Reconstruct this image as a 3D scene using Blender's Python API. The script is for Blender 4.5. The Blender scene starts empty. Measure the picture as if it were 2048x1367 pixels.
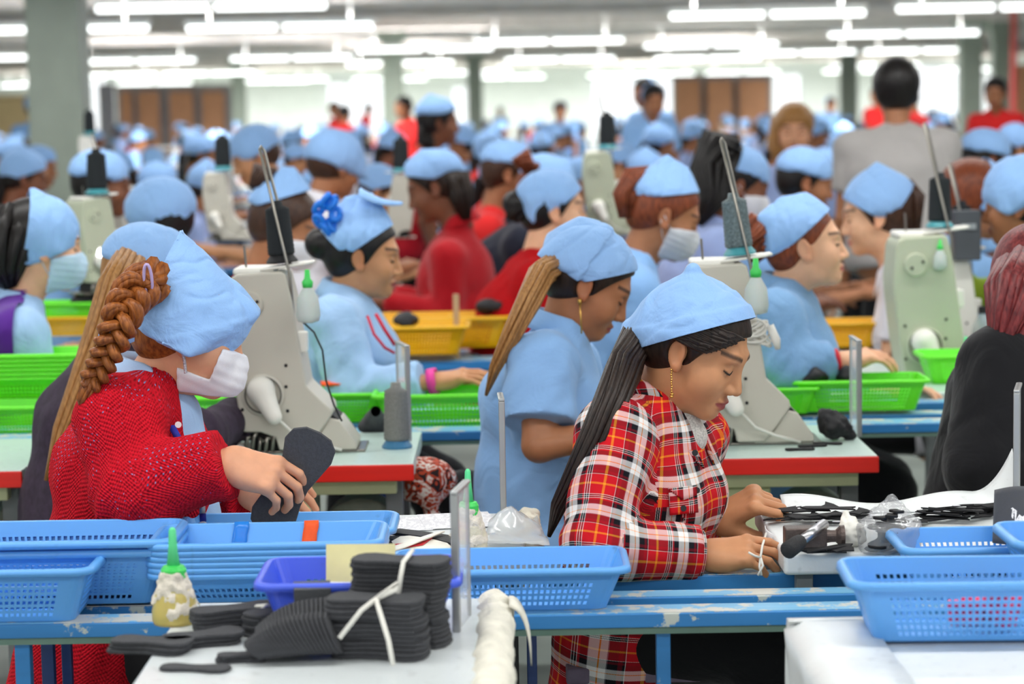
import bpy, bmesh, math, random
import numpy as np
from mathutils import Vector, Matrix, noise
random.seed(7); NR = np.random.RandomState(7)
C = bpy.context.scene.collection
PI = math.pi
def R(a): return math.radians(a)
# ---------------------------------------------------------------- camera maths (image taken as 2048x1367)
F, CX, CY, EYE = 4500.0, 1024.0, 683.5, 1.55
TH, RO = math.atan(458.5/4500.0), R(1.0)
FWD = np.array([0, math.cos(TH), -math.sin(TH)])
_u0 = np.array([0, math.sin(TH), math.cos(TH)]); _r0 = np.array([1.0, 0, 0])
RT = _r0*math.cos(RO) - _u0*math.sin(RO)
UP = _u0*math.cos(RO) + _r0*math.sin(RO)
def ray(px, py): return FWD + RT*((px-CX)/F) + UP*((CY-py)/F)
def W(px, py, d):
    r = ray(px, py); return np.array([0, 0, EYE]) + r*(d/r[1])
def WZ(px, py, z):
    r = ray(px, py); return np.array([0, 0, EYE]) + r*((z-EYE)/r[2])
def V(*a): return np.array(a, dtype=float)
def nrm(v):
    v = np.asarray(v, float); return v/np.linalg.norm(v)
# ---------------------------------------------------------------- materials
def lin(c):
    o = []
    for x in c[:3]:
        x = x/255.0
        o.append(x/12.92 if x <= .04045 else ((x+.055)/1.055)**2.4)
    return (*o, 1.0)
class NT:
    def __init__(s, name):
        s.m = bpy.data.materials.new(name); s.m.use_nodes = True
        s.t = s.m.node_tree; s.n = s.t.nodes; s.b = s.n['Principled BSDF']; s.out = s.n['Material Output']
    def add(s, t, **k):
        x = s.n.new(t)
        for a, v in k.items(): setattr(x, a, v)
        return x
    def L(s, a, b): s.t.links.new(a, b)
    def math(s, op, a, b=None, c=None):
        x = s.add('ShaderNodeMath', operation=op)
        for i, v in enumerate((a, b, c)):
            if v is None: continue
            if isinstance(v, (int, float)): x.inputs[i].default_value = v
            else: s.L(v, x.inputs[i])
        return x.outputs[0]
    def mix(s, f, a, b, mode='MIX'):
        x = s.add('ShaderNodeMix', data_type='RGBA', blend_type=mode)
        for i, v in ((0, f), (6, a), (7, b)):
            if isinstance(v, (int, float)): x.inputs[i].default_value = v
            elif isinstance(v, tuple): x.inputs[i].default_value = v
            else: s.L(v, x.inputs[i])
        return x.outputs[2]
    def noise(s, sc, det=3, vec=None, rough=.5, dist=0):
        x = s.add('ShaderNodeTexNoise'); x.inputs['Scale'].default_value = sc; x.inputs['Detail'].default_value = det
        x.inputs['Roughness'].default_value = rough; x.inputs['Distortion'].default_value = dist
        if vec is not None: s.L(vec, x.inputs['Vector'])
        return x
    def coord(s, which='Object', scale=None):
        x = s.add('ShaderNodeTexCoord').outputs[which]
        if scale is not None:
            m = s.add('ShaderNodeMapping'); m.inputs['Scale'].default_value = scale; s.L(x, m.inputs['Vector']); x = m.outputs[0]
        return x
    def ramp(s, fac, stops, interp='CONSTANT'):
        x = s.add('ShaderNodeValToRGB'); r = x.color_ramp; r.interpolation = interp
        while len(r.elements) > 1: r.elements.remove(r.elements[-1])
        for i, (p, c) in enumerate(stops):
            e = r.elements[0] if i == 0 else r.elements.new(p)
            e.position = p; e.color = c
        s.L(fac, x.inputs[0]); return x.outputs[0]
    def bump(s, h, strength=.3, dist=.01, chain=None):
        x = s.add('ShaderNodeBump'); x.inputs['Strength'].default_value = strength; x.inputs['Distance'].default_value = dist
        s.L(h, x.inputs['Height'])
        if chain is not None: s.L(chain, x.inputs['Normal'])
        return x.outputs[0]
    def set(s, **k):
        for a, v in k.items():
            i = s.b.inputs[a.replace('_', ' ')]
            if isinstance(v, (int, float, tuple)): i.default_value = v
            else: s.L(v, i)
        return s.m
_MC = {}
def M(name, rgb, rough=.5, var=.10, scale=14, metal=0, bump=0, bscale=None, spec=.5, trans=0, ior=1.45, alpha=1, coat=0, sub=0, bdist=.004):
    if name in _MC: return _MC[name]
    t = NT(name); c = lin(rgb)
    n = t.noise(scale, 4, t.coord())
    lo = tuple(x*(1-var) for x in c[:3])+(1,); hi = tuple(min(1, x*(1+var)) for x in c[:3])+(1,)
    t.set(Base_Color=t.ramp(n.outputs[0], [(.3, lo), (.7, hi)], 'LINEAR'), Roughness=rough, Metallic=metal, IOR=ior)
    t.b.inputs['Specular IOR Level'].default_value = spec
    if trans: t.set(Transmission_Weight=trans)
    if alpha < 1: t.set(Alpha=alpha)
    if coat: t.set(Coat_Weight=coat)
    if sub:
        t.set(Subsurface_Weight=sub); t.b.inputs['Subsurface Radius'].default_value = (.012, .005, .003); t.b.inputs['Subsurface Scale'].default_value = 1
    if bump:
        nb = t.noise(bscale or scale*4, 4, t.coord()); t.set(Normal=t.bump(nb.outputs[0], bump, bdist))
    _MC[name] = t.m; return t.m
def cloth(name, rgb, rough=.85, fold=.5, weave=900, var=.05, fscale=9):
    if name in _MC: return _MC[name]
    t = NT(name); c = lin(rgb); co = t.coord()
    n1 = t.noise(fscale, 3, co, dist=1.2); n2 = t.noise(weave, 1, co)
    lo = tuple(x*(1-var) for x in c[:3])+(1,); hi = tuple(min(1, x*(1+var)) for x in c[:3])+(1,)
    b1 = t.bump(n1.outputs[0], fold, .02); b2 = t.bump(n2.outputs[0], .15, .001, b1)
    t.set(Base_Color=t.ramp(n2.outputs[0], [(.3, lo), (.7, hi)], 'LINEAR'), Roughness=rough, Normal=b2)
    t.b.inputs['Specular IOR Level'].default_value = .2
    t.b.inputs['Sheen Weight'].default_value = .15
    _MC[name] = t.m; return t.m
# ---------------------------------------------------------------- object helpers
def props(o, label=None, cat=None, group=None, kind=None):
    if label: o['label'] = label
    if cat: o['category'] = cat
    if group: o['group'] = group
    if kind: o['kind'] = kind
    return o
def thing(name, label, cat, loc=(0, 0, 0), rotz=0, group=None):
    o = bpy.data.objects.new(name, None); o.empty_display_size = .05; C.objects.link(o)
    o.location = [float(v) for v in loc]; o.rotation_euler = (0, 0, rotz)
    return props(o, label, cat, group)
def mesh(name, verts, faces, smooth=True):
    me = bpy.data.meshes.new(name)
    me.from_pydata([tuple(map(float, v)) for v in verts], [], [tuple(map(int, f)) for f in faces])
    if smooth: me.polygons.foreach_set('use_smooth', [True]*len(me.polygons))
    me.update(); return me
def fastmesh(name, v, q):
    me = bpy.data.meshes.new(name); v = np.asarray(v, np.float32); q = np.asarray(q, np.int32); k = q.shape[1]
    me.vertices.add(len(v)); me.vertices.foreach_set('co', v.ravel())
    me.loops.add(q.size); me.loops.foreach_set('vertex_index', q.ravel())
    me.polygons.add(len(q)); me.polygons.foreach_set('loop_start', np.arange(0, q.size, k, dtype=np.int32))
    me.polygons.foreach_set('use_smooth', np.ones(len(q), bool))
    me.update(calc_edges=True); me.validate(); return me
def link(name, me, m=None, parent=None, off=True):
    """link a mesh; parents sit unrotated while building, so world verts are moved into the parent's frame"""
    o = bpy.data.objects.new(name, me); C.objects.link(o)
    if m is not None:
        if len(me.materials) == 0: me.materials.append(m)
        else: o.material_slots[0].link = 'OBJECT'; o.material_slots[0].material = m
    if parent is not None:
        o.parent = parent
        if off: me.transform(Matrix.Translation(-world_loc(parent)))
    return o
def world_loc(p):
    l = Vector((0, 0, 0))
    while p is not None: l += p.location; p = p.parent
    return l
class MB:
    """collects shapes that become ONE mesh"""
    def __init__(s): s.v, s.f = [], []
    def add(s, v, f):
        n = len(s.v); s.v += [tuple(map(float, x)) for x in v]; s.f += [tuple(int(i)+n for i in q) for q in f]; return s
    def box(s, lo, hi, M3=None, org=(0, 0, 0)):
        (x0, y0, z0), (x1, y1, z1) = lo, hi
        v = np.array([(x, y, z) for z in (z0, z1) for y in (y0, y1) for x in (x0, x1)], float)
        if M3 is not None: v = v@np.asarray(M3).T
        v = v+np.asarray(org)
        return s.add(v, [(0, 2, 3, 1), (4, 5, 7, 6), (0, 1, 5, 4), (2, 6, 7, 3), (0, 4, 6, 2), (1, 3, 7, 5)])
    def tube(s, pts, r, n=10, cap=True, flat=1.0, side=None):
        pts = [np.asarray(p, float) for p in pts]; k = len(pts)
        rs = [r]*k if isinstance(r, (int, float)) else list(r)
        base = len(s.v); prev = None; vs = []
        for i, p in enumerate(pts):
            t = nrm(pts[min(i+1, k-1)]-pts[max(i-1, 0)])
            a = prev if prev is not None else (np.asarray(side, float) if side is not None else (V(0, 0, 1) if abs(t[2]) < .9 else V(1, 0, 0)))
            a = nrm(a-t*np.dot(a, t)); b = np.cross(t, a); prev = a
            for j in range(n):
                w = 2*PI*j/n; vs.append(p+rs[i]*(a*math.cos(w)+b*flat*math.sin(w)))
        fs = [(i*n+j, i*n+(j+1) % n, (i+1)*n+(j+1) % n, (i+1)*n+j) for i in range(k-1) for j in range(n)]
        if cap: fs += [tuple(range(n-1, -1, -1)), tuple((k-1)*n+j for j in range(n))]
        return s.add(vs, fs)
    def lathe(s, prof, n=24, org=(0, 0, 0), M3=None):
        v, f = [], []
        for r, z in prof:
            for j in range(n): v.append((r*math.cos(2*PI*j/n), r*math.sin(2*PI*j/n), z))
        k = len(prof)
        f = [(i*n+j, i*n+(j+1) % n, (i+1)*n+(j+1) % n, (i+1)*n+j) for i in range(k-1) for j in range(n)]
        f += [tuple(range(n-1, -1, -1)), tuple((k-1)*n+j for j in range(n))]
        v = np.array(v)
        if M3 is not None: v = v@np.asarray(M3).T
        return s.add(v+np.asarray(org), f)
    def prism(s, pts2, h, M3=None, org=(0, 0, 0)):
        """outline in the local xy plane, extruded to local z=h"""
        n = len(pts2); v = np.array([(x, y, 0) for x, y in pts2]+[(x, y, h) for x, y in pts2], float)
        if M3 is not None: v = v@np.asarray(M3).T
        f = [tuple(range(n-1, -1, -1)), tuple(range(n, 2*n))]+[(i, (i+1) % n, n+(i+1) % n, n+i) for i in range(n)]
        return s.add(v+np.asarray(org), f)
    def sheet(s, g, th=0):
        """grid of points -> sheet (th>0 gives it thickness along z)"""
        g = np.asarray(g, float); a, b = g.shape[:2]
        f = [(i*b+j, (i+1)*b+j, (i+1)*b+j+1, i*b+j+1) for i in range(a-1) for j in range(b-1)]
        return s.add(g.reshape(-1, 3), f)
    def mesh(s, name='m', smooth=False): return mesh(name, s.v, s.f, smooth)
    def build(s, name, m=None, parent=None, bevel=0, smooth=False, seg=2, solid=0, sub=0):
        me = s.mesh(name, smooth)
        bm = bmesh.new(); bm.from_mesh(me); bmesh.ops.recalc_face_normals(bm, faces=bm.faces); bm.to_mesh(me); bm.free()
        o = link(name, me, m, parent)
        if solid:
            q = o.modifiers.new('s', 'SOLIDIFY'); q.thickness = solid; q.offset = 0
        if sub:
            q = o.modifiers.new('u', 'SUBSURF'); q.levels = q.render_levels = sub
        if bevel:
            q = o.modifiers.new('b', 'BEVEL'); q.width = bevel; q.segments = seg; q.limit_method = 'ANGLE'; q.angle_limit = R(35)
            me.polygons.foreach_set('use_smooth', [True]*len(me.polygons))
            o.modifiers.new('w', 'WEIGHTED_NORMAL')
        return o
def rz(a): return np.array([[math.cos(a), -math.sin(a), 0], [math.sin(a), math.cos(a), 0], [0, 0, 1]])
def ry(a): return np.array([[math.cos(a), 0, math.sin(a)], [0, 1, 0], [-math.sin(a), 0, math.cos(a)]])
def rx(a): return np.array([[1, 0, 0], [0, math.cos(a), -math.sin(a)], [0, math.sin(a), math.cos(a)]])
def frame(x, zhint):
    x = nrm(x); y = nrm(np.cross(zhint, x)); return np.stack([x, y, np.cross(x, y)], 1)   # columns
def children_of(o): return [c for c in C.objects if c.parent == o]
def dup(root, loc, rotz=0, label=None, group=None, scale=None):
    r = root.copy(); C.objects.link(r); r.location = [float(v) for v in loc]; r.rotation_euler = (0, 0, rotz)
    if label: r['label'] = label
    if group: r['group'] = group
    if scale: r.scale = (scale,)*3
    for ch in root.children:
        c = ch.copy(); C.objects.link(c); c.parent = r
        for g in ch.children:
            d = g.copy(); C.objects.link(d); d.parent = c
    return r
def remat(root, name, m):
    for c in root.children:
        if c.name.split('.')[0] == name:
            for s in c.material_slots: s.link = 'OBJECT'; s.material = m
# ---------------------------------------------------------------- numpy noise
_LT = NR.rand(4096).astype(np.float32)
def _h(i, j, k): return _LT[(i*73856093 ^ j*19349663 ^ k*83492791) & 4095]
def vnoise(P, s=1.0):
    """smooth value noise in [-1,1] at points P (n,3)"""
    Q = np.asarray(P, float)*s; I = np.floor(Q).astype(np.int64); f = Q-I; f = f*f*(3-2*f)
    r = 0
    for a in (0, 1):
        for b in (0, 1):
            for c in (0, 1):
                w = (f[:, 0] if a else 1-f[:, 0])*(f[:, 1] if b else 1-f[:, 1])*(f[:, 2] if c else 1-f[:, 2])
                r = r+w*_h(I[:, 0]+a, I[:, 1]+b, I[:, 2]+c)
    return r*2-1
# ---------------------------------------------------------------- signed-distance modelling
def smin(a, b, k):
    if k <= 0: return np.minimum(a, b)
    h = np.clip(.5+.5*(b-a)/k, 0, 1); return b*(1-h)+a*h-k*h*(1-h)
def smax(a, b, k): return -smin(-a, -b, k)
def rc(P, a, b, r1, r2, lat=None, s=1.0):
    """round cone; lat/s squeeze space along a lateral axis so the section becomes an ellipse"""
    a = np.asarray(a, np.float32); b = np.asarray(b, np.float32); pa = P-a; ba = b-a
    if lat is not None:
        lat = np.asarray(lat, np.float32)
        pa = pa-lat*((pa@lat)*(1-s))[..., None]; ba = ba-lat*(np.dot(ba, lat)*(1-s))
    L = float(np.dot(ba, ba))+1e-9
    t = np.clip((pa@ba)/L, 0, 1)
    return np.sqrt(np.maximum(((pa-t[..., None]*ba)**2).sum(-1), 0))-(r1+(r2-r1)*t)
def el(P, c, r):
    q = (P-np.asarray(c, np.float32))/np.asarray(r, np.float32)
    k0 = np.sqrt((q*q).sum(-1)); q2 = q/np.asarray(r, np.float32); k1 = np.sqrt((q2*q2).sum(-1))+1e-9
    return k0*(k0-1)/k1
def grid(lo, hi, h):
    ax = [np.arange(l, u+h, h, dtype=np.float32) for l, u in zip(lo, hi)]
    G = np.stack(np.meshgrid(*ax, indexing='ij'), -1); return G
def nets(D, lo, h):
    I = D < 0; nx, ny, nz = D.shape
    cnt = np.zeros((nx-1, ny-1, nz-1), np.int8)
    cs = [(a, b, c) for a in (0, 1) for b in (0, 1) for c in (0, 1)]
    for a, b, c in cs: cnt += I[a:nx-1+a, b:ny-1+b, c:nz-1+c]
    act = (cnt > 0) & (cnt < 8); idx = np.argwhere(act)
    vid = np.full(act.shape, -1, np.int64); vid[act] = np.arange(len(idx))
    cv = np.stack([D[idx[:, 0]+a, idx[:, 1]+b, idx[:, 2]+c] for a, b, c in cs], 1)
    acc = np.zeros((len(idx), 3)); n = np.zeros(len(idx))
    for p in range(8):
        for q in range(p+1, 8):
            A, B = cs[p], cs[q]
            if sum(abs(A[i]-B[i]) for i in range(3)) != 1: continue
            da, db = cv[:, p], cv[:, q]; x = (da < 0) != (db < 0)
            t = np.where(x, da/(da-db+1e-12), 0)
            pt = np.array(A)+t[:, None]*(np.array(B)-np.array(A)); acc += pt*x[:, None]; n += x
    v = (idx+acc/n[:, None])*h+np.asarray(lo)
    qs = []
    for ax in range(3):
        sl = [slice(None)]*3; sl2 = [slice(None)]*3
        sl[ax] = slice(0, -1); sl2[ax] = slice(1, None)
        a = I[tuple(sl)]; b = I[tuple(sl2)]
        u, w = (ax+1) % 3, (ax+2) % 3
        e = np.argwhere(a != b)
        ok = (e[:, u] > 0) & (e[:, w] > 0) & (e[:, u] < D.shape[u]-1) & (e[:, w] < D.shape[w]-1); e = e[ok]
        if not len(e): continue
        s = a[tuple(e.T)]
        def cell(du, dw):
            c = e.copy(); c[:, u] += du; c[:, w] += dw; return vid[tuple(c.T)]
        q = np.stack([cell(-1, -1), cell(0, -1), cell(0, 0), cell(-1, 0)], 1)
        q[~s] = q[~s][:, ::-1]; qs.append(q)
    return v, np.concatenate(qs)
def sdfmesh(fn, lo, hi, h):
    lo = np.asarray(lo, float); G = grid(lo, hi, h); return nets(fn(G), lo, h)
def joinvq(parts):
    vs, qs, n = [], [], 0
    for v, q in parts: vs.append(v); qs.append(q+n); n += len(v)
    return np.concatenate(vs), np.concatenate(qs)
def vnormals(v, q):
    n = np.zeros_like(v); a, b, c, d = (v[q[:, i]] for i in range(4)); fn = np.cross(c-a, d-b)
    for i in range(4): np.add.at(n, q[:, i], fn)
    return n/(np.linalg.norm(n, axis=1, keepdims=True)+1e-12)
# ================================================================ people
def smooth_v(v, q, it=2, lam=.5):
    e = np.concatenate([q[:, [0, 1]], q[:, [1, 2]], q[:, [2, 3]], q[:, [3, 0]]]); e = np.concatenate([e, e[:, ::-1]])
    deg = np.bincount(e[:, 0], minlength=len(v))[:, None]+1e-9
    for _ in range(it):
        a = np.zeros_like(v)
        for k in range(3): a[:, k] = np.bincount(e[:, 0], weights=v[e[:, 1], k], minlength=len(v))
        v = v+lam*(a/deg-v)
    return v
def head_sdf(P, nb, ears=True, neckr=(.05, .056), fine=True):
    d = el(P, (-.014, 0, .03), (.097, .077, .084))
    d = smin(d, el(P, (.022, 0, -.028), (.068, .063, .083)), .03)
    d = smin(d, el(P, (.03, 0, -.074), (.056, .05, .036)), .028)
    d = smin(d, el(P, (.073, 0, -.098), (.017, .021, .016)), .026)
    for s in (-1, 1): d = smin(d, el(P, (.056, s*.04, -.036), (.031, .025, .03)), .025)
    d = smin(d, rc(P, (.079, -.034, .02), (.079, .034, .02), .012, .012), .022)
    for s in (-1, 1): d = smax(d, -el(P, (.1, s*.033, -.001), (.018, .017, .012)), .016)
    for s in (-1, 1): d = smin(d, el(P, (.0755, s*.031, -.002), (.0135, .0155, .0125)), .005)
    d = smin(d, rc(P, (.086, 0, .006), (.106, 0, -.036), .0075, .0105), .014)
    for s in (-1, 1): d = smin(d, el(P, (.094, s*.0125, -.041), (.0125, .0075, .008)), .007)
    d = smin(d, el(P, (.09, 0, -.065), (.0115, .021, .0062)), .007)
    d = smin(d, el(P, (.089, 0, -.0775), (.0105, .0175, .0068)), .007)
    if fine: d = smax(d, -rc(P, (.1035, -.014, -.071), (.1035, .014, -.071), .0032, .0032), .004)
    nb = np.asarray(nb, float)
    d = smin(d, rc(P, (-.022, 0, -.05), nb, *neckr), .035)
    if ears:
        for s in (-1, 1):
            c = V(-.008, s*.0775, -.012); Q = (P-c.astype(np.float32))@ry(R(-14)).astype(np.float32)
            Q = Q@rz(R(14*s)).astype(np.float32)
            e = el(Q, (0, 0, .003), (.0185, .0068, .031)); e = smin(e, el(Q, (.005, 0, -.024), (.009, .0065, .011)), .008)
            d = smin(d, e, .006); d = smax(d, -el(Q, (.003, s*.0075, .001), (.0105, .0055, .019)), .004)
    return d
def head_masks(v):
    x, y, z = v[:, 0], v[:, 1], v[:, 2]; ay = np.abs(y)
    wl = np.clip(1-(y/.0235)**2, 0, 1)
    lip = np.clip(1.6-np.abs(z+.0715)/(.0115*wl+1e-5), 0, 1)*(x > .07)*(wl > .02)
    zc = .0225+.005*np.sin(np.clip((ay-.014)/.042, 0, 1)*PI*.75)
    brow = np.clip(1.5-np.abs(z-zc)/.0042, 0, 1)*((ay > .013) & (ay < .054) & (x > .03))
    zl = -.0085+.006*((ay-.031)/.016)**2
    lash = np.clip(1.5-np.abs(z-zl)/.0018, 0, 1)*((ay > .0165) & (ay < .047) & (x > .05))
    ear = np.clip((ay-.074)/.01, 0, 1)*(np.abs(x) < .04)*(z > -.06)
    return lip, np.maximum(brow*.85, lash), ear
def make_head(c, Rm, nbw, sc=1.0, h=.0035, ears=True, eyes_open=False):
    """c, nbw: head centre and neck base in world space; Rm columns = forward, left, up"""
    nb = (np.asarray(nbw)-c)@Rm/sc
    lo = np.minimum(V(-.13, -.105, -.14), nb-.07); hi = np.maximum(V(.135, .105, .13), nb+.07)
    v, q = sdfmesh(lambda P: head_sdf(P, nb, ears), lo, hi, h)
    m = head_masks(v)
    return (v*sc)@Rm.T+c, q, m
def hair_cap(kind, h=.005, vol=.010):
    """hair on the skull, in head space"""
    def fn(P):
        d = el(P, (-.016, 0, .03), (.097+vol, .078+vol, .084+vol))
        d = smin(d, el(P, (-.05, 0, -.02), (.06, .066+vol*.5, .06)), .03)
        d = smax(d, -el(P, (.105, 0, -.045), (.098, .14, .112)), .008)
        d = smax(d, -el(P, (.05, 0, -.11), (.066, .14, .105)), .008)
        d = smax(d, -(P[..., 2]+.085), .01)
        for s in (-1, 1): d = smax(d, -el(P, (-.006, s*.088, -.018), (.024, .022, .036)), .004)
        if kind == 'bun': d = smin(d, el(P, (-.125, 0, .012), (.045, .05, .045)), .012)
        if kind == 'short': d = smin(d, el(P, (-.022, 0, .045), (.108, .09, .092)), .02)
        return d
    return sdfmesh(fn, (-.2, -.13, -.12), (.14, .13, .17), h)
def strands(pts, r, n=9, seed=0, wob=.25, segs=7):
    """a lock of hair: a bundle of wobbling tubes that follow pts; r = radius list"""
    n = n*2 if n > 15 else n; segs = 5 if n > 15 else segs
    rd = np.random.RandomState(seed); b = MB(); k = len(pts); pts = [np.asarray(p, float) for p in pts]
    T = [nrm(pts[min(i+1, k-1)]-pts[max(i-1, 0)]) for i in range(k)]
    for j in range(n):
        w = (2*PI*j/n if n < 16 else 2.39996*j)+.6*rd.rand(); q = (.68, .66, .45, .15)[j % 4] if n < 16 else .92*((j+.5)/n)**.5; ph = rd.rand()*6
        p2 = []
        for i in range(k):
            a = nrm(np.cross(T[i], V(.3, .9, .1))); c = np.cross(T[i], a)
            rr = r[i]*q; u = w+wob*.4*math.sin(i*.7+ph)
            p2.append(pts[i]+rr*(a*math.cos(u)+c*math.sin(u)))
        b.tube(p2, [x*(.20 if n > 15 else .42)*(.8+.4*rd.rand())+.0006 for x in r], segs)
    return b
def hull_planes(pts):
    bm = bmesh.new()
    for p in pts: bm.verts.new(tuple(map(float, p)))
    bmesh.ops.convex_hull(bm, input=bm.verts[:]); bm.normal_update()
    N = {}
    for f in bm.faces:
        if f.calc_area() < 1e-9: continue
        n = f.normal; N[tuple(round(x, 3) for x in n)] = (np.array(n), float(np.dot(n, f.verts[0].co)))
    bm.free(); c = np.mean(pts, 0)
    A = np.array([x[0] for x in N.values()]); D = np.array([x[1] for x in N.values()])
    sgn = np.where(A@c-D > 0, -1, 1); return A*sgn[:, None], D*sgn
def skull_pts(infl, zmin=-.03, n=150, xmin=-9):
    i = np.arange(n)+.5; ph = np.arccos(1-2*i/n); th = PI*(1+5**.5)*i
    p = np.stack([np.cos(th)*np.sin(ph), np.sin(th)*np.sin(ph), np.cos(ph)], 1)*(V(.097, .078, .084)+infl)+V(-.016, 0, .03)
    return p[(p[:, 2] > zmin) & (p[:, 0] > xmin)]
def scarf_mesh(tips, cuts, infl=.016, zmin=-.02, h=.005, wr=.003, smooth=2, seed=1, extra=None, dirs=(0, 0, 1), xmin=-9, tw=.006, steps=()):
    """cloth stretched over the head and out to its corners: the taut hull of skull and tips, opened along the cuts"""
    tp = []
    for t in tips:
        t = np.asarray(t, float); w = tw
        tp += [t+V(0, w, 0), t-V(0, w, 0)]
    pts = np.concatenate([skull_pts(infl, zmin, xmin=xmin), np.array(tp)]) if tp else skull_pts(infl, zmin, xmin=xmin)
    A, D = hull_planes(pts)
    lo = pts.min(0)-.02; hi = pts.max(0)+.02
    if extra is not None: lo = lo-.05; hi = hi+.07
    def fn(P):
        d = np.full(P.shape[:3], -9, np.float32)
        for a, b in zip(A.astype(np.float32), D): d = np.maximum(d, P@a-b)
        if extra is not None: d = extra(P, d)
        for p, nn, amt in steps: d = smin(d, smax(d-amt, (P-np.asarray(p, np.float32))@np.asarray(nn, np.float32), .002), .002)
        return d
    v, q = sdfmesh(fn, lo, hi, h); v = smooth_v(v, q, smooth)
    n = vnormals(v, q); dz = V(*dirs)
    # wrinkles run along the pull of the cloth: noise stretched along 'dirs'
    dz = nrm(dz); L = v-np.outer(v@dz, dz)*.78
    w = 1.3*vnoise(L+seed*3.1, 15)+.7*vnoise(L+seed, 34)-1.1*np.clip(1-np.abs(vnoise(L*1.0+seed*1.7, 22))*3.2, 0, 1)**2
    v = v+n*(w*wr)[:, None]
    me = fastmesh('scarf', v, q)
    if cuts:
        bm = bmesh.new(); bm.from_mesh(me)
        for p, nn in cuts:
            bmesh.ops.bisect_plane(bm, geom=bm.verts[:]+bm.edges[:]+bm.faces[:], plane_co=Vector(p), plane_no=Vector(nn), clear_outer=True)
        bm.to_mesh(me); bm.free()
        me.polygons.foreach_set('use_smooth', [True]*len(me.polygons)); me.update()
    return me
def place_me(me, c, Rm, sc=1.0):
    M4 = Matrix.Identity(4)
    for i in range(3):
        for j in range(3): M4[i][j] = float(Rm[i, j])*sc
        M4[i][3] = float(c[i])
    me.transform(M4); return me
def head_rot(yaw, pitch, roll=0):
    """yaw 0 looks along +X, positive turns away from the camera; pitch>0 looks down; columns forward, left, up"""
    return rz(R(yaw))@ry(R(pitch))@rx(R(roll))
FINGL = [(.043, .026, .021), (.048, .029, .022), (.045, .027, .021), (.034, .021, .019)]
def make_hand(w, Fm, elbow, curls=None, spread=(8, 2, -3, -9), thumb=None, h=.003, sc=1.0, fore=.11, rw=.024):
    """right or left hand; columns of Fm: along the fingers, towards the thumb, out of the back of the hand"""
    curls = curls or [(18, 25, 18)]*4
    thumb = thumb or [(.022, .02, -.008), (.048, .043, -.018), (.074, .054, -.026), (.096, .056, -.032)]
    el_l = (np.asarray(elbow)-w)@Fm/sc; f = nrm(el_l)*min(fore, np.linalg.norm(el_l)); fr = .024+.018*min(1, np.linalg.norm(f)/.2)
    ch = []
    for k, y in enumerate((.0315, .0105, -.0105, -.0295)):
        p = V(.09-.004*abs(k-1), y, .002); a = 0; sp = R(spread[k]); rr = (.0094, .0096, .0092, .0082)[k]
        segs = []
        for s, L in enumerate(FINGL[k]):
            a += R(curls[k][s]); d = V(math.cos(a)*math.cos(sp), math.sin(sp), -math.sin(a)*math.cos(sp))
            p2 = p+d*L; segs.append((p, p2, rr-.0006*s, rr-.0006*(s+1))); p = p2
        ch.append(segs)
    pts = np.array([f]+[x for s in ch for g in s for x in g[:2]]+thumb+[V(0, -.03, 0)])
    lo, hi = pts.min(0)-.032, pts.max(0)+.032
    def fn(P):
        d = rc(P, (0, 0, 0), f, rw*.86, fr, (0, 1, 0), .8)
        for k, y in enumerate((.0315, .0105, -.0105, -.0295)):
            d = smin(d, rc(P, (.012, y*.55, -.002), (.086, y*.98, .0), .0165, .0122), .018)
        d = smin(d, el(P, (.04, -.02, -.01), (.036, .017, .015)), .015)
        d = smin(d, rc(P, thumb[0], thumb[1], .0165, .0135), .016)
        t = smin(rc(P, thumb[1], thumb[2], .0122, .0108), rc(P, thumb[2], thumb[3], .0108, .0088), .004)
        d = smin(d, t, .007)
        for s in ch:
            c = None
            for g in s:
                x = rc(P, *g); c = x if c is None else smin(c, x, .002)
            d = smin(d, c, .0045)
        for k, y in enumerate((.0315, .0105, -.0105, -.0295)): d = smin(d, el(P, (.088-.004*abs(k-1), y, .009), (.008, .007, .005)), .006)
        return d
    v, q = sdfmesh(fn, lo, hi, h)
    if np.linalg.det(Fm) < 0: q = q[:, ::-1]
    return (v*sc)@Fm.T+w, q
def lerp(a, b, t): return np.asarray(a)*(1-t)+np.asarray(b)*t
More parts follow.
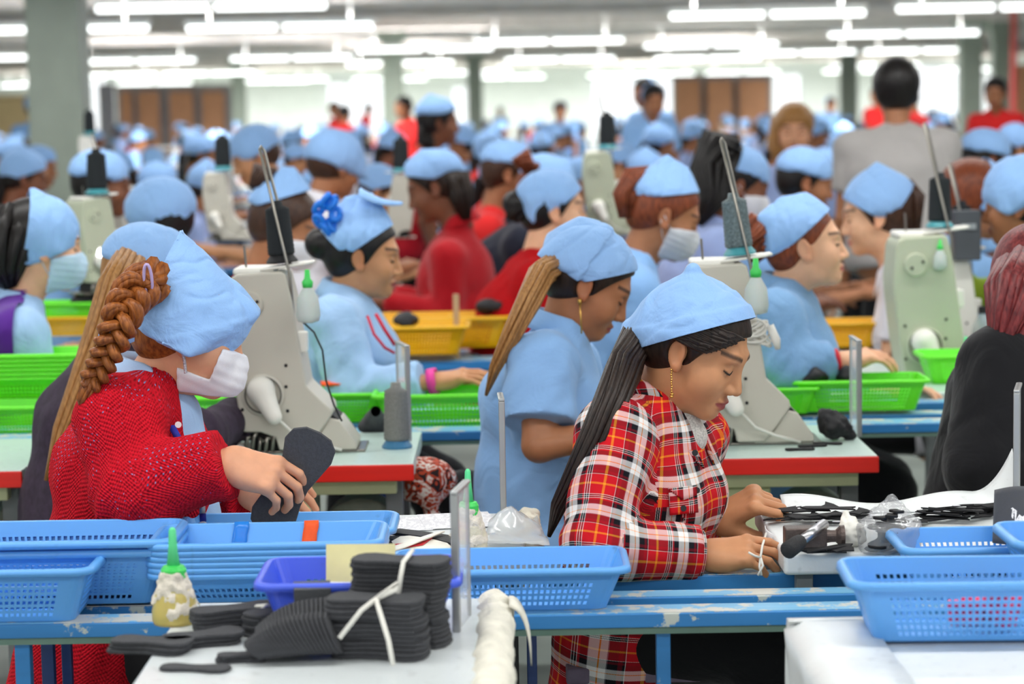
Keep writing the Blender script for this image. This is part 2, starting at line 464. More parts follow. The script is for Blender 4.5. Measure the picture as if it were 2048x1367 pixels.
class Body:
    """joints in world space -> skin, clothes; L = unit vector to the person's left"""
    def __init__(s, J, L, bulk=1.0, up=V(0, 0, 1)):
        s.J = {k: np.asarray(v, np.float64) for k, v in J.items()}; s.L = nrm(L); s.k = bulk
        j = s.J; s.waist = lerp(j['hip'], j['chest'], .45); s.spine = nrm(j['chest']-j['hip'])
        s.fwd = nrm(np.cross(s.L, V(0, 0, 1)))
    def torso(s, P, g=0, waist=1.0, sq=.70, bust=.03):
        j, k = s.J, s.k; L = s.L
        d = rc(P, j['hip'], s.waist, .118*k+g, .104*k*waist+g, L, sq)
        d = smin(d, rc(P, s.waist, j['chest'], .104*k*waist+g, .112*k+g, L, sq), .05)
        d = smin(d, rc(P, j['chest'], j['neck'], .108*k+g, .052+g*.5, L, .74), .05)
        d = smin(d, rc(P, lerp(j['sR'], j['sL'], .03), lerp(j['sR'], j['sL'], .97), .05*k+g, .05*k+g), .05)
        if bust:
            c = lerp(j['chest'], s.waist, .22)
            for q in (-1, 1): d = smin(d, el(P, c+s.fwd*(.078*k)+s.L*(.07*q), V(1, 1, 1)*(.055*k+g)), .05)
        return d
    def arm(s, P, side, g=0, short=None, cut=0.0, ku=.02, r=(.05, .042, .04, .029)):
        j = s.J; a, b, c = j['s'+side], j['e'+side], j['w'+side]
        if short:
            e = lerp(a, b, short); d = rc(P, a, e, r[0]+g, r[1]+g+.006)
            n = nrm(b-a).astype(np.float32); return smax(d, (P-e.astype(np.float32))@n, .004)
        d = rc(P, a, b, r[0]+g, r[1]+g)
        n = nrm(c-b); e = lerp(b, c, 1-cut)
        f = rc(P, b, e, r[2]+g, r[3]+g); f = smax(f, (P-e.astype(np.float32))@n.astype(np.float32), .003)
        return smin(d, f, ku)
    def shirt(s, h=.01, g=.014, sleeve='long', fold=.006, hem=None, cut=.06, waist=1.05, seed=0, r=(.05, .042, .04, .029), sq=.70, kk=.03, short=.62, hipdrop=.05, open_neck=.05, bust=.03, vneck=0):
        j = s.J; hip2 = j['hip']
        sides = ('R', 'L')
        def fn(P):
            d = s.torso(P, g, waist, sq, bust)
            for sd in sides:
                d = smin(d, s.arm(P, sd, g, short if sleeve == 'short' else None, cut, r=r), kk)
            z0 = hip2-s.spine*hipdrop
            if hipdrop > .12: d = smin(d, rc(P, z0, j['hip'], (.135*s.k+g), (.12*s.k+g), s.L, sq), .03)
            d = smax(d, -((P-z0.astype(np.float32))@s.spine.astype(np.float32)), .01)
            if open_neck: d = smax(d, -rc(P, j['neck']-s.spine*.015, j['neck']+s.spine*.12, open_neck, open_neck+.005), .006)
            if vneck: d = smax(d, -rc(P, j['neck']+s.fwd*.06, j['chest']+s.fwd*.17-s.spine*.10, vneck, vneck*.6), .006)
            return d
        ks = ['hip', 'chest', 'neck', 'sR', 'sL', 'eR', 'eL']+(['wR', 'wL'] if sleeve == 'long' else [])
        A = np.array([j[x] for x in ks]); lo, hi = A.min(0)-.2, A.max(0)+.15
        lo = np.maximum(lo, np.array([j[x] for x in ks]).min(0)-.2)
        v, q = sdfmesh(fn, lo, hi, h); v = smooth_v(v, q, 1)
        if fold:
            n = vnormals(v, q); w = np.zeros(len(v))
            T = s.spine
            Lo = v-np.outer(v@T, T)*.35
            w += vnoise(Lo+seed, 13)*.7+vnoise(Lo+seed*2, 26)*.45
            for sd in sides:
                e = j['e'+sd]; ax = nrm(j['w'+sd]-j['s'+sd]); dd = np.linalg.norm(v-e, axis=1)
                w += 1.1*np.exp(-(dd/.1)**2)*vnoise(np.outer(v@ax, ax)*2.2+(v-np.outer(v@ax, ax))*.5+5, 22)
                a = j['s'+sd]; ax2 = nrm(lerp(j['chest'], j['hip'], .3)-a); dd = np.linalg.norm(v-lerp(a, j['chest'], .4), axis=1)
                w += .8*np.exp(-(dd/.12)**2)*vnoise((v-np.outer(v@ax2, ax2)*.8)+3, 24)
            v = v+n*(w*fold)[:, None]
        return v, q
    def uv(s, me, v, q):
        """fabric coordinates in metres, laid along torso, upper arm and forearm"""
        j = s.J; fc = v[q].mean(1)
        segs = [(j['hip'], j['neck'], .13, .09)]+[x for sd in 'RL' for x in ((lerp(j['s'+sd], j['e'+sd], .12), j['e'+sd], .052, .055), (j['e'+sd], j['w'+sd], .043, .045))]
        D, UVS = [], []
        for a, b, r, R0 in segs:
            ax = nrm(b-a); L = np.linalg.norm(b-a); ref = nrm(V(0, -1, 0)-ax*np.dot(V(0, -1, 0), ax)); r2 = np.cross(ax, ref)
            p = fc-a; t = p@ax; tt = np.clip(t, 0, L); D.append(np.linalg.norm(p-np.outer(tt, ax), axis=1)-r)
            ang = np.arctan2(p@r2, p@ref)
            pv = v[q]-a; av = np.arctan2(pv@r2, pv@ref); av = av+2*PI*np.round((ang[:, None]-av)/(2*PI))
            UVS.append(np.stack([av*R0, pv@ax], -1))
        k = np.argmin(np.array(D), 0); U = np.array(UVS)[k, np.arange(len(q))]
        l = me.uv_layers.new(name='fabric'); l.data.foreach_set('uv', U.reshape(-1).astype(np.float32))
    def trousers(s, h=.015, g=.008):
        j = s.J
        def fn(P):
            d = rc(P, j['hip']+s.spine*.04, j['hip'], .108+g, .110+g, s.L, .72)
            for sd in 'RL':
                hp = j['hip']+s.L*(.075 if sd == 'L' else -.075)+s.fwd*.07
                d = smin(d, rc(P, hp, j['k'+sd], .074+g, .06+g), .03)
                a = j['a'+sd]; f = rc(P, j['k'+sd], a, .058+g, .044+g); f = smax(f, -(P[..., 2]-a[2]-.03), .004)
                d = smin(d, f, .03)
            return d
        A = np.array([j[x] for x in ('hip', 'kR', 'kL', 'aR', 'aL')]); return sdfmesh(fn, A.min(0)-.2, A.max(0)+.2, h)
    def skin_core(s, h=.015):
        j = s.J
        def fn(P):
            d = s.torso(P, -.004)
            for sd in 'RL':
                d = smin(d, rc(P, j['s'+sd], j['e'+sd], .044, .037), .02); d = smin(d, rc(P, j['e'+sd], lerp(j['e'+sd], j['w'+sd], .8), .037, .028), .01)
                hp = j['hip']+s.L*(.07 if sd == 'L' else -.07)+s.fwd*.07
                d = smin(d, rc(P, hp, j['k'+sd], .058, .05), .02); d = smin(d, rc(P, j['k'+sd], j['a'+sd], .052, .034), .01)
                ft = j['a'+sd]+V(0, 0, -.035); d = smin(d, rc(P, ft, ft+s.fwd*.14, .034, .026), .015)
            return d
        A = np.array(list(j.values())); return sdfmesh(fn, A.min(0)-.2, A.max(0)+.2, h)
def collar(b, neck, axis, fwd, r=.058, hgt=.035, fall=.042, tip=.03, opening=24, n=28, drop=.035):
    """folded shirt collar round the neck: stand, fold, fall, with two points in front"""
    axis = nrm(axis); f = nrm(fwd-axis*np.dot(fwd, axis)); l = np.cross(axis, f); g = []
    for i in range(n+1):
        a = R(opening+(360-2*opening)*i/n); c = math.cos(a); dr = f*math.cos(a)+l*math.sin(a)
        fr = max(0, c)**2; lift = -drop*fr*1.6
        tp = tip*max(0, (c-.55)/.45)
        base = neck+axis*lift
        g.append([base+dr*r, base+dr*(r+.001)+axis*hgt*.6, base+dr*(r+.005)+axis*hgt, base+dr*(r+.011)+axis*(hgt-.003),
                  base+dr*(r+.018)+axis*(hgt-fall*.55-tp*.4)+f*tp*.25, base+dr*(r+.026+.004*fr)+axis*(hgt-fall-tp)+f*tp*.5])
    b.sheet(g); return b
def skinmat(name, rgb, lip=(150, 70, 70)):
    if name in _MC: return _MC[name]
    t = NT(name); c = lin(rgb); co = t.coord()
    n = t.noise(30, 4, co); n2 = t.noise(500, 2, co); n3 = t.noise(7, 2, co)
    lo = tuple(x*.9 for x in c[:3])+(1,); hi = tuple(min(1, x*1.08) for x in c[:3])+(1,)
    base = t.ramp(n.outputs[0], [(.3, lo), (.7, hi)], 'LINEAR')
    base = t.mix(t.math('MULTIPLY', n3.outputs[0], .35), base, lin((min(255, rgb[0]*1.02), rgb[1]*.82, rgb[2]*.75)))
    at = t.add('ShaderNodeAttribute', attribute_name='face'); sp = t.add('ShaderNodeSeparateColor'); t.L(at.outputs['Color'], sp.inputs[0])
    x = t.mix(sp.outputs[0], base, lin(lip)); x = t.mix(t.math('MULTIPLY', sp.outputs[2], .35), x, lin((rgb[0]*.95, rgb[1]*.7, rgb[2]*.62)))
    x = t.mix(sp.outputs[1], x, lin((32, 22, 20)))
    t.set(Base_Color=x, Roughness=.48, Normal=t.bump(n2.outputs[0], .12, .001), Subsurface_Weight=.12)
    t.b.inputs['Subsurface Radius'].default_value = (.012, .004, .002); t.b.inputs['Subsurface Scale'].default_value = .6
    t.b.inputs['Specular IOR Level'].default_value = .35
    _MC[name] = t.m; return t.m
def hairmat(name, rgb, rgb2=None, sheen=.35):
    if name in _MC: return _MC[name]
    t = NT(name); co = t.coord(scale=(1, 1, .25)); n = t.noise(160, 3, co); n2 = t.noise(14, 2, co)
    a = lin(rgb); b = lin(rgb2 or tuple(x*.7 for x in rgb))
    col = t.ramp(n.outputs[0], [(.3, b), (.7, a)], 'LINEAR'); col = t.mix(t.math('MULTIPLY', n2.outputs[0], .4), col, b)
    t.set(Base_Color=col, Roughness=.42, Normal=t.bump(n.outputs[0], .4, .002)); t.b.inputs['Specular IOR Level'].default_value = sheen
    _MC[name] = t.m; return t.m
def body_object(root, parts, m, masks=None, name='body'):
    """parts: list of (v, q); masks belong to the first part (the head)"""
    v, q = joinvq([p[:2] for p in parts]); me = fastmesh(name, v, q)
    if masks is not None:
        a = me.color_attributes.new('face', 'FLOAT_COLOR', 'POINT'); d = np.zeros((len(v), 4), np.float32); d[:, 3] = 1
        for i, k in enumerate(masks): d[:len(k), i] = k
        a.data.foreach_set('color', d.ravel())
    return link(name, me, m, root)
# ================================================================ camera, world, hall
cam = bpy.data.cameras.new('camera'); co = bpy.data.objects.new('camera', cam); C.objects.link(co)
cam.sensor_width = 36; cam.lens = F/2048*36; cam.clip_end = 300; cam.clip_start = .1
Mc = Matrix.Identity(4)
for i, ax in enumerate((RT, UP, -FWD)):
    for r in range(3): Mc[r][i] = float(ax[r])
Mc[2][3] = EYE; co.matrix_world = Mc
cam.dof.use_dof = True; cam.dof.focus_distance = 4.25; cam.dof.aperture_fstop = 3.6; cam.dof.aperture_blades = 0
sc = bpy.context.scene; sc.camera = co
sc.view_settings.view_transform = 'Standard'; sc.view_settings.look = 'None'; sc.view_settings.gamma = 1
sc.view_settings.exposure = 0.0
w = bpy.data.worlds.new('world'); sc.world = w; w.use_nodes = True
bg = w.node_tree.nodes['Background']; bg.inputs[0].default_value = (.93, .97, 1, 1); bg.inputs[1].default_value = .88
def struct(name, b, m, bevel=0):
    o = b.build(name, m, None, bevel); o['kind'] = 'structure'; return o
m_floor = M('floor_concrete', (150, 160, 152), .55, .15, 3, bump=.15)
m_ceil = M('ceiling_board', (226, 219, 214), .8, .05, 2)
m_beam = M('ceiling_beam', (196, 190, 186), .7, .1, 3)
m_wall = M('wall_white', (226, 230, 228), .8, .04, 2)
m_col = M('column_paint', (150, 160, 148), .6, .05, 5)
m_brown = M('shutter_brown', (196, 142, 108), .7, .08, 4)
m_tan = M('panel_tan', (222, 196, 150), .7, .06, 4)
m_grey = M('panel_grey', (150, 146, 152), .7, .05, 4)
struct('floor', MB().box((-34, -3, -.1), (34, 90, 0)), m_floor)
struct('ceiling', MB().box((-34, -3, 3.45), (34, 90, 3.6)), m_ceil)
struct('wall_back', MB().box((-34, 84, 0), (34, 84.3, 3.45)), m_wall)
n = 0
for i, y in enumerate([17, 21.5, 26.5, 31.5, 36.5, 42, 48, 54, 60, 66, 72, 78]):
    struct('trim_%d' % (i+1), MB().box((-34, y, 3.12), (34, y+.35, 3.45)), m_beam)
for i, (y, z) in enumerate([(19.5, 3.2), (24, 3.15), (34, 3.2), (45, 3.2), (57, 3.2)]):
    struct('trim_%d' % (i+20), MB().box((-34, y, z), (34, y+.5, 3.45)), m_ceil)
def wallpanel(name, x0, x1, y0, y1, d, m, th=.12):
    a = W(x0, y0, d); b = W(x1, y1, d); return struct(name, MB().box((a[0], d, min(a[2], b[2])), (b[0], d+th, max(a[2], b[2]))), m)
t = NT('window_daylight'); e = t.add('ShaderNodeEmission'); e.inputs[0].default_value = (.95, .98, 1, 1); e.inputs[1].default_value = 1.7
t.L(e.outputs[0], t.out.inputs[0]); m_day = t.m
n = 0
for x0, x1, y0, y1 in [(168, 216, 150, 300), (655, 772, 168, 275), (1185, 1240, 160, 275), (1248, 1345, 160, 275), (1545, 1600, 150, 260), (1838, 1928, 135, 265), (1960, 1990, 150, 265), (905, 945, 175, 260)]:
    n += 1; a = W(x0, y0, 83.9); b = W(x1, y1, 83.9)
    o = struct('window_%d' % n, MB().box((a[0], 83.85, max(.9, b[2])), (b[0], 83.95, a[2])), m_day)
    fr = MB(); q = .06; z0 = max(.9, b[2])
    for k in range(4):
        xx = a[0]+(b[0]-a[0])*k/3; fr.box((xx-q/2, 83.8, z0), (xx+q/2, 83.86, a[2]))
    fr.box((a[0], 83.8, z0-.06), (b[0], 83.86, z0)).box((a[0], 83.8, a[2]), (b[0], 83.86, a[2]+.06))
    fr.build('window_frame', m_wall, o)
n = 0
for x0, x1, y0, y1, m in [(240, 268, 183, 330, m_brown), (275, 322, 183, 330, m_brown), (338, 390, 183, 330, m_brown), (402, 452, 183, 330, m_brown), (-20, 66, 190, 330, m_tan), (160, 172, 185, 330, m_tan), (1352, 1402, 160, 300, m_brown), (1414, 1466, 160, 300, m_brown), (1478, 1538, 160, 300, m_brown), (2030, 2090, 130, 300, m_brown)]:
    n += 1; wallpanel('door_%d' % n, x0, x1, y0, y1, 70, m)
for i, (x0, x1) in enumerate([(232, 476), (1345, 1545)]):
    wallpanel('wall_partition' if i == 0 else 'wall_divider', x0, x1, 172 if i == 0 else 150, 340, 70.3, m_grey)
wallpanel('wall_cabin', 196, 234, 168, 330, 60, m_grey)
for i, (cx, d, ww) in enumerate([(113, 18, .43), (788, 45, .42), (952, 62, .42), (1700, 62, .45), (1944, 44, .42), (2008, 46, .42), (480, 66, .4)]):
    p = W(cx, 300, d); b = MB().box((p[0]-ww/2, d, 0), (p[0]+ww/2, d+ww, 3.45))
    if i: b.box((p[0]-ww*.7, d-.1, 3.0), (p[0]+ww*.7, d+ww+.1, 3.45))
    o = struct('column', b, m_col, .012)
p = W(2027, 200, 40); struct('trim_40', MB().tube([(p[0], 40, 0), (p[0], 40, 3.4)], .06, 10), M('red_pipe', (168, 60, 56), .5))
# ---------------------------------------------------------------- fluorescent battens
t = NT('tube_glow'); e = t.add('ShaderNodeEmission'); e.inputs[0].default_value = (.96, 1, .99, 1); e.inputs[1].default_value = 4.0
t.L(e.outputs[0], t.out.inputs[0]); m_tube = t.m
m_batt = M('batten_white', (225, 228, 226), .45, .03)
LZ = 2.75
lamp = thing('ceiling_light', 'long white fluorescent batten light hung under the grey ceiling', 'ceiling light', (0, 0, 0), 0, 'fluorescent battens under the ceiling')
MB().box((-1.28, -.05, .04), (1.28, .05, .10)).build('housing', m_batt, lamp, .006)
for s in (-.65, .65): MB().tube([(s-.6, 0, 0), (s+.6, 0, 0)], .034, 10).build('fluorescent_tube', m_tube, lamp, smooth=True)
for s in (-.95, .95): MB().tube([(s, 0, .1), (s, 0, .70)], .008, 6).build('hanging_rod', m_batt, lamp)
LP = []
def lamp_px(x0, x1, y):
    xc = (x0+x1)/2; hor = 225+(CX-xc)*math.tan(RO); d = F*(LZ-EYE)/(hor-y); p = W(xc, y, d)
    k = max(1, round((x1-x0)/F*d/2.75)); 
    for i in range(k): LP.append((p[0]+(i-(k-1)/2)*2.7, d))
for a in [(190, 655, 18), (1335, 1735, 32), (1830, 2160, 18), (370, 750, 57), (-60, 275, 62), (955, 1245, 85), (1660, 1955, 70), (-120, 62, 118), (160, 380, 124), (470, 695, 118), (1510, 1930, 105),
          (720, 980, 100), (1285, 1560, 92), (1300, 1530, 118), (160, 480, 150), (800, 1075, 146), (300, 480, 172), (1000, 1240, 120), (1620, 1890, 132), (1400, 1520, 152), (700, 900, 128), (1230, 1400, 150), (880, 1000, 168), (520, 640, 160), (60, 160, 168), (1900, 2048, 140), (620, 760, 178), (1150, 1330, 172)]: lamp_px(*a)
ALL = [(x, 77, 520) for x in range(-16, 17, 4)]+[(x, y, 240) for x, y in LP if y < 81]+[(x, y, 28) for y in (.6, 3.4, 6.2, 9.0, 12.5, 16.5, 20.5) for x in (-4.2, -1.4, 1.4, 4.2)]  # first row of battens is added, only to brighten the far wall
fx = [lamp]+[dup(lamp, (0, 0, 0)) for _ in ALL[1:]]
for o, (x, y, watts) in zip(fx, ALL):
    o.location = (x, y, LZ)
    a = bpy.data.lights.new('tube_light', 'AREA'); a.shape = 'RECTANGLE'; a.size = 2.4; a.size_y = .1; a.energy = watts; a.color = (1, .99, .97)
    l = bpy.data.objects.new('tube_light', a); C.objects.link(l); l.parent = o; l.location = (0, 0, -.05)
    if y > 22:
        a = a.copy(); a.energy = 55; l = bpy.data.objects.new('added_uplight', a); C.objects.link(l); l.parent = o; l.location = (0, 0, .12); l.rotation_euler = (PI, 0, 0)  # extra area light above the housing, added to brighten the far ceiling
# ================================================================ blue steel benches, tables, baskets
def paint(name, rgb, chip=(190, 196, 190), amt=.62):
    if name in _MC: return _MC[name]
    t = NT(name); co = t.coord(); n = t.noise(18, 6, co, .65); n2 = t.noise(4, 2, co); n3 = t.noise(40, 2, t.coord(scale=(.08, 1, 1)))
    f = t.ramp(t.math('ADD', t.math('MULTIPLY', n.outputs[0], .8), t.math('MULTIPLY', n2.outputs[0], .25)), [(amt-.02, (0, 0, 0, 1)), (amt+.01, (1, 1, 1, 1))], 'LINEAR')
    c = lin(rgb); base = t.ramp(n3.outputs[0], [(.3, tuple(x*.85 for x in c[:3])+(1,)), (.7, c)], 'LINEAR')
    t.set(Base_Color=t.mix(f, base, lin(chip)), Roughness=.4, Normal=t.bump(n.outputs[0], .1, .002)); _MC[name] = t.m; return t.m
m_blue = paint('bench_blue', (52, 132, 200), amt=.64); m_blue2 = paint('bench_blue_light', (120, 186, 226), (205, 205, 198), .56)
m_navy = paint('leg_navy', (38, 66, 130), amt=.7); m_under = M('bench_green', (104, 132, 120), .6)
def rail(label, bars, x0, x1, legs, lip=True):
    """bars: (near, far, top z, face height)"""
    t = thing('steel_bench_rail', label, 'bench', ((x0+x1)/2, bars[0][0], 0))
    for i, (a, b, z, hh) in enumerate(bars):
        MB().box((x0, a, z-hh), (x1, b, z)).build('rail_bar', m_blue, t, .002)
        MB().box((x0, a+.004, z), (x1, b-.002, z+.0015)).build('top_strip', m_blue2, t)
    if lip: MB().box((x0, bars[0][0]+.006, bars[0][2]-bars[0][3]-.012), (x1, bars[-1][1], bars[0][2]-bars[0][3])).build('underside', m_under, t)
    for x, y, ww, m in legs: MB().box((x-ww/2, y, 0), (x+ww/2, y+ww, bars[0][2]-bars[0][3]-.012)).build('leg', m, t, .002)
    return t
def zat(px, py, d): return W(px, py, d)[2]
bA = [(3.70, 3.765, zat(1500, 1223, 3.70), .024), (3.83, 3.885, zat(1500, 1191, 3.83), .02), (3.99, 4.03, zat(1500, 1149, 3.99), .026)]
def xat(px, d): return W(px, 1200, d)[0]
rail('long blue steel bench rail with three stepped bars and chipped paint across the front', bA, -1.25, 1.6,
     [(xat(40, 3.72), 3.72, .026, m_blue), (xat(1326, 3.72), 3.72, .024, m_blue), (xat(1022, 3.9), 3.9, .024, M('leg_black', (22, 22, 26), .5)), (xat(1062, 3.93), 3.93, .018, m_navy), (xat(90, 3.9), 3.9, .022, m_navy), (xat(135, 4.0), 3.97, .018, m_navy), (xat(1900, 3.9), 3.9, .024, m_navy), (xat(900, 3.9), 3.9, .02, m_navy)])
bD = [(5.72, 5.82, zat(1500, 853, 5.72), .022), (5.92, 6.0, zat(1500, 835, 5.92), .02), (6.14, 6.22, zat(1500, 812, 6.14), .02)]
rail('blue steel bench rail under the row of green baskets behind the sewing tables', bD, -2.2, 2.2, [(x, 5.9, .03, m_navy) for x in (-1.6, -.35, .2, 1.25)])
bF = [(7.45, 7.6, zat(1500, 712, 7.45), .03), (7.75, 7.95, zat(1500, 700, 7.75), .03)]
rail('blue steel bench rail under the yellow baskets in the third row', bF, -3, 3, [(x, 7.6, .03, m_navy) for x in (-2, -.6, .1, .9, 2)])
# ---- white covered tables
def sheetmat(name, rgb, gloss=.35):
    if name in _MC: return _MC[name]
    t = NT(name); co = t.coord(); n = t.noise(5, 4, co, dist=1.5); n2 = t.noise(45, 4, co); c = lin(rgb)
    f = t.ramp(n2.outputs[0], [(.60, (0, 0, 0, 1)), (.72, (1, 1, 1, 1))], 'LINEAR')
    base = t.mix(t.math('MULTIPLY', f, .25), c, lin((150, 150, 150)))
    t.set(Base_Color=base, Roughness=gloss, Normal=t.bump(n.outputs[0], .25, .02)); _MC[name] = t.m; return t.m
m_white = sheetmat('table_sheet_white', (226, 230, 231)); m_cover = sheetmat('table_sheet_plastic', (214, 220, 222), .28)
m_mint = sheetmat('table_mint', (200, 222, 214), .3)
m_redge = paint('table_edge_red', (222, 28, 14), (190, 60, 40), .74); m_cream = M('cream_enamel', (196, 204, 158), .45, .04)
m_legw = M('leg_grey', (120, 124, 126), .5)
def table(label, x0, x1, y0, y1, z, m, th=.03, legs=True, bevel=.008, name='work_table'):
    t = thing(name, label, 'table', ((x0+x1)/2, (y0+y1)/2, 0))
    MB().box((x0, y0, z-th), (x1, y1, z)).build('table_top', m, t, bevel, seg=3)
    if legs:
        for x in (x0+.04, x1-.04):
            for y in (y0+.04, y1-.04): MB().box((x-.015, y-.015, 0), (x+.015, y+.015, z-th)).build('leg', m_legw, t, .002)
    return t
TZ = .76
dA = WZ(600, 1200, TZ)[1]
tfl = table('white covered table at the front left holding stacks of black soles', -.545, -.045, 2.75, dA, TZ, m_cover, .028)
# padded taped edge on its right side, torn white wrapping
v, q = sdfmesh(lambda P: rc(P, (-.035, 2.8, TZ-.014), (-.035, dA-.02, TZ-.014), .03, .03), (-.11, 2.72, TZ-.09), (.04, dA+.05, TZ+.06), .007)
v = v+vnormals(v, q)*(vnoise(v, 60)*.005+vnoise(v, 25)*.004)[:, None]
link('edge_wrap', fastmesh('edge_wrap', v, q), M('torn_wrap', (226, 222, 208), .8, .1, 40, bump=.6), tfl)
b = MB(); g = []
for i in range(9):
    u = i/8; g.append([(-.012+.034*math.sin(u*1.5), dA-.05-.018*j+.006*math.sin(i+j), TZ+.012-.085*u*u-.012*math.sin(j*2)*u) for j in range(5)])
b.sheet(g); b.build('torn_flap', M('torn_wrap', (0, 0, 0)), tfl, smooth=True, solid=.002)
xr = WZ(1572, 1238, TZ)[0]; dR = WZ(1800, 1237, TZ)[1]
tfr = table('white sheet covered table at the front right under the blue basket', xr+.012, 1.35, 2.7, dR-.012, TZ-.004, m_white, .03)
# its draped sheet with soft folds down the near left side
g = []
for i in range(40):
    u = i/39; y = 2.7+(dR-2.7)*u; row = []
    for j in range(16):
        s = j/15
        if s < .25: row.append((xr+.12-.12*(s/.25)**.8+.004, y, TZ+.003+.0015*math.sin(u*17)))
        else:
            k = (s-.25)/.75; row.append((xr-.004+.022*k+.012*math.sin(u*26+k*2)*k, y, TZ-.006-.34*k))
    g.append(row)
MB().sheet(g).build('table_sheet', m_white, tfr, smooth=True, solid=.003)
g = []
for i in range(24):
    x = xr+(1.35-xr)*i/23; g.append([(x+.003*math.sin(j), dR-.02+.022*min(1, j/3), TZ+.003-(.0 if j < 3 else .05*(j-3))) for j in range(7)])
MB().sheet(g).build('table_sheet_hem', m_white, tfr, smooth=True, solid=.003)
# second row tables
zB = .765
d0, d1 = WZ(800, 1118, zB)[1], WZ(800, 1028, zB)[1]
tbl = table('white plastic covered table between the red cardigan and plaid shirt workers', W(420, 1050, 4.3)[0], W(1068, 1040, 4.4)[0]-.02, d0, d1, zB, m_cover, .035)
d2, d3 = 3.925, WZ(1750, 1008, zB)[1]
tbr = table('white sheet covered table where the plaid shirt worker ties a strap', W(1545, 1110, 4.1)[0], 1.35, d2, d3, zB, m_white, .04)
g = []
for i in range(60):
    u = i/59; x = W(1560, 1000, d3)[0]+u*.46; row = []
    for j in range(10):
        s = j/9; lift = .022*(.5+.5*math.sin(u*9+1))*s**2+max(0, (u-.82)/.18)**2*.10*s
        row.append((x, d3-.10+.10*s, zB+.002+lift))
    g.append(row)
MB().sheet(g).build('curled_sheet', m_white, tbr, smooth=True, solid=.0015)
# red-edged sewing tables
zC = .755
def sewing_table(label, px0, px1, extra=True):
    a0, a1 = 5.1, 5.62
    x0 = W(px0, 925, a0)[0]; x1 = W(px1, 925, a0)[0]
    t = thing('sewing_table', label, 'table', ((x0+x1)/2, 5.3, 0))
    MB().box((x0, a0+.003, zC-.038), (x1, a1, zC)).build('table_top', m_mint, t, .003)
    MB().box((x0-.002, a0-.006, zC-.04), (x1+.002, a0+.003, zC-.002)).build('red_edge', m_redge, t, .003)
    MB().box((x0+.0, a0+.03, zC-.075), (x1-.04, a0+.07, zC-.041)).build('apron', m_cream, t, .003)
    MB().box((x0+.02, a0+.05, zC-.24), (x1-.24, a0+.30, zC-.078)).build('drive_cabinet', m_cream, t, .006)
    b = MB()
    for k in (.08, .20): b.tube([(x1-.24-k, a0+.05, zC-.215), (x1-.24-k, a0+.044, zC-.215)], .012, 14)
    b.build('screw', m_legw, t)
    b = MB(); M3 = rx(R(90)); b.lathe([(.0, 0), (.085, 0), (.1, .02), (.1, .12), (.08, .14)], 28, (x1-.13, a0+.24, zC-.2), M3)
    b.build('motor_guard', M('motor_grey', (128, 134, 122), .5), t, smooth=False)
    b = MB()
    for i in range(-4, 5):
        for j in range(-4, 5):
            if i*i+j*j < 17: b.tube([(x1-.13+i*.017+(.0085 if j % 2 else 0), a0+.2405, zC-.2+j*.017), (x1-.13+i*.017+(.0085 if j % 2 else 0), a0+.236, zC-.2+j*.017)], .004, 6)
    b.build('vent_hole', M('hole_black', (16, 16, 16), .8), t)
    for x in (x0+.05, x1-.05):
        for y in (a0+.12, a1-.06): MB().box((x-.02, y-.02, 0), (x+.02, y+.02, zC-.04)).build('leg', m_legw, t, .003)
    return t, x0, x1
stL = sewing_table('mint topped sewing table with worn red edge behind the red cardigan worker', 440, 826)
stR = sewing_table('mint topped sewing table with bright red edge behind the plaid shirt worker', 1340, 1756)
stF = sewing_table('mint topped sewing table whose red edged end shows at the left border', -260, 42)
for px0, px1, a0, a1, lab in [(1560, 1990, 6.26, 7.05, 'pale sewing table under the olive grey sewing machine on the right'), (560, 800, 6.75, 7.2, 'pale worktop in front of the worker with blue hair tie'), (60, 330, 6.9, 7.4, 'pale sewing table on the left under the small lamp lit machine')]:
    table(lab, W(px0, 800, a0)[0], W(px1, 800, a0)[0], a0, a1, .75, m_mint, .035, name='sewing_table')
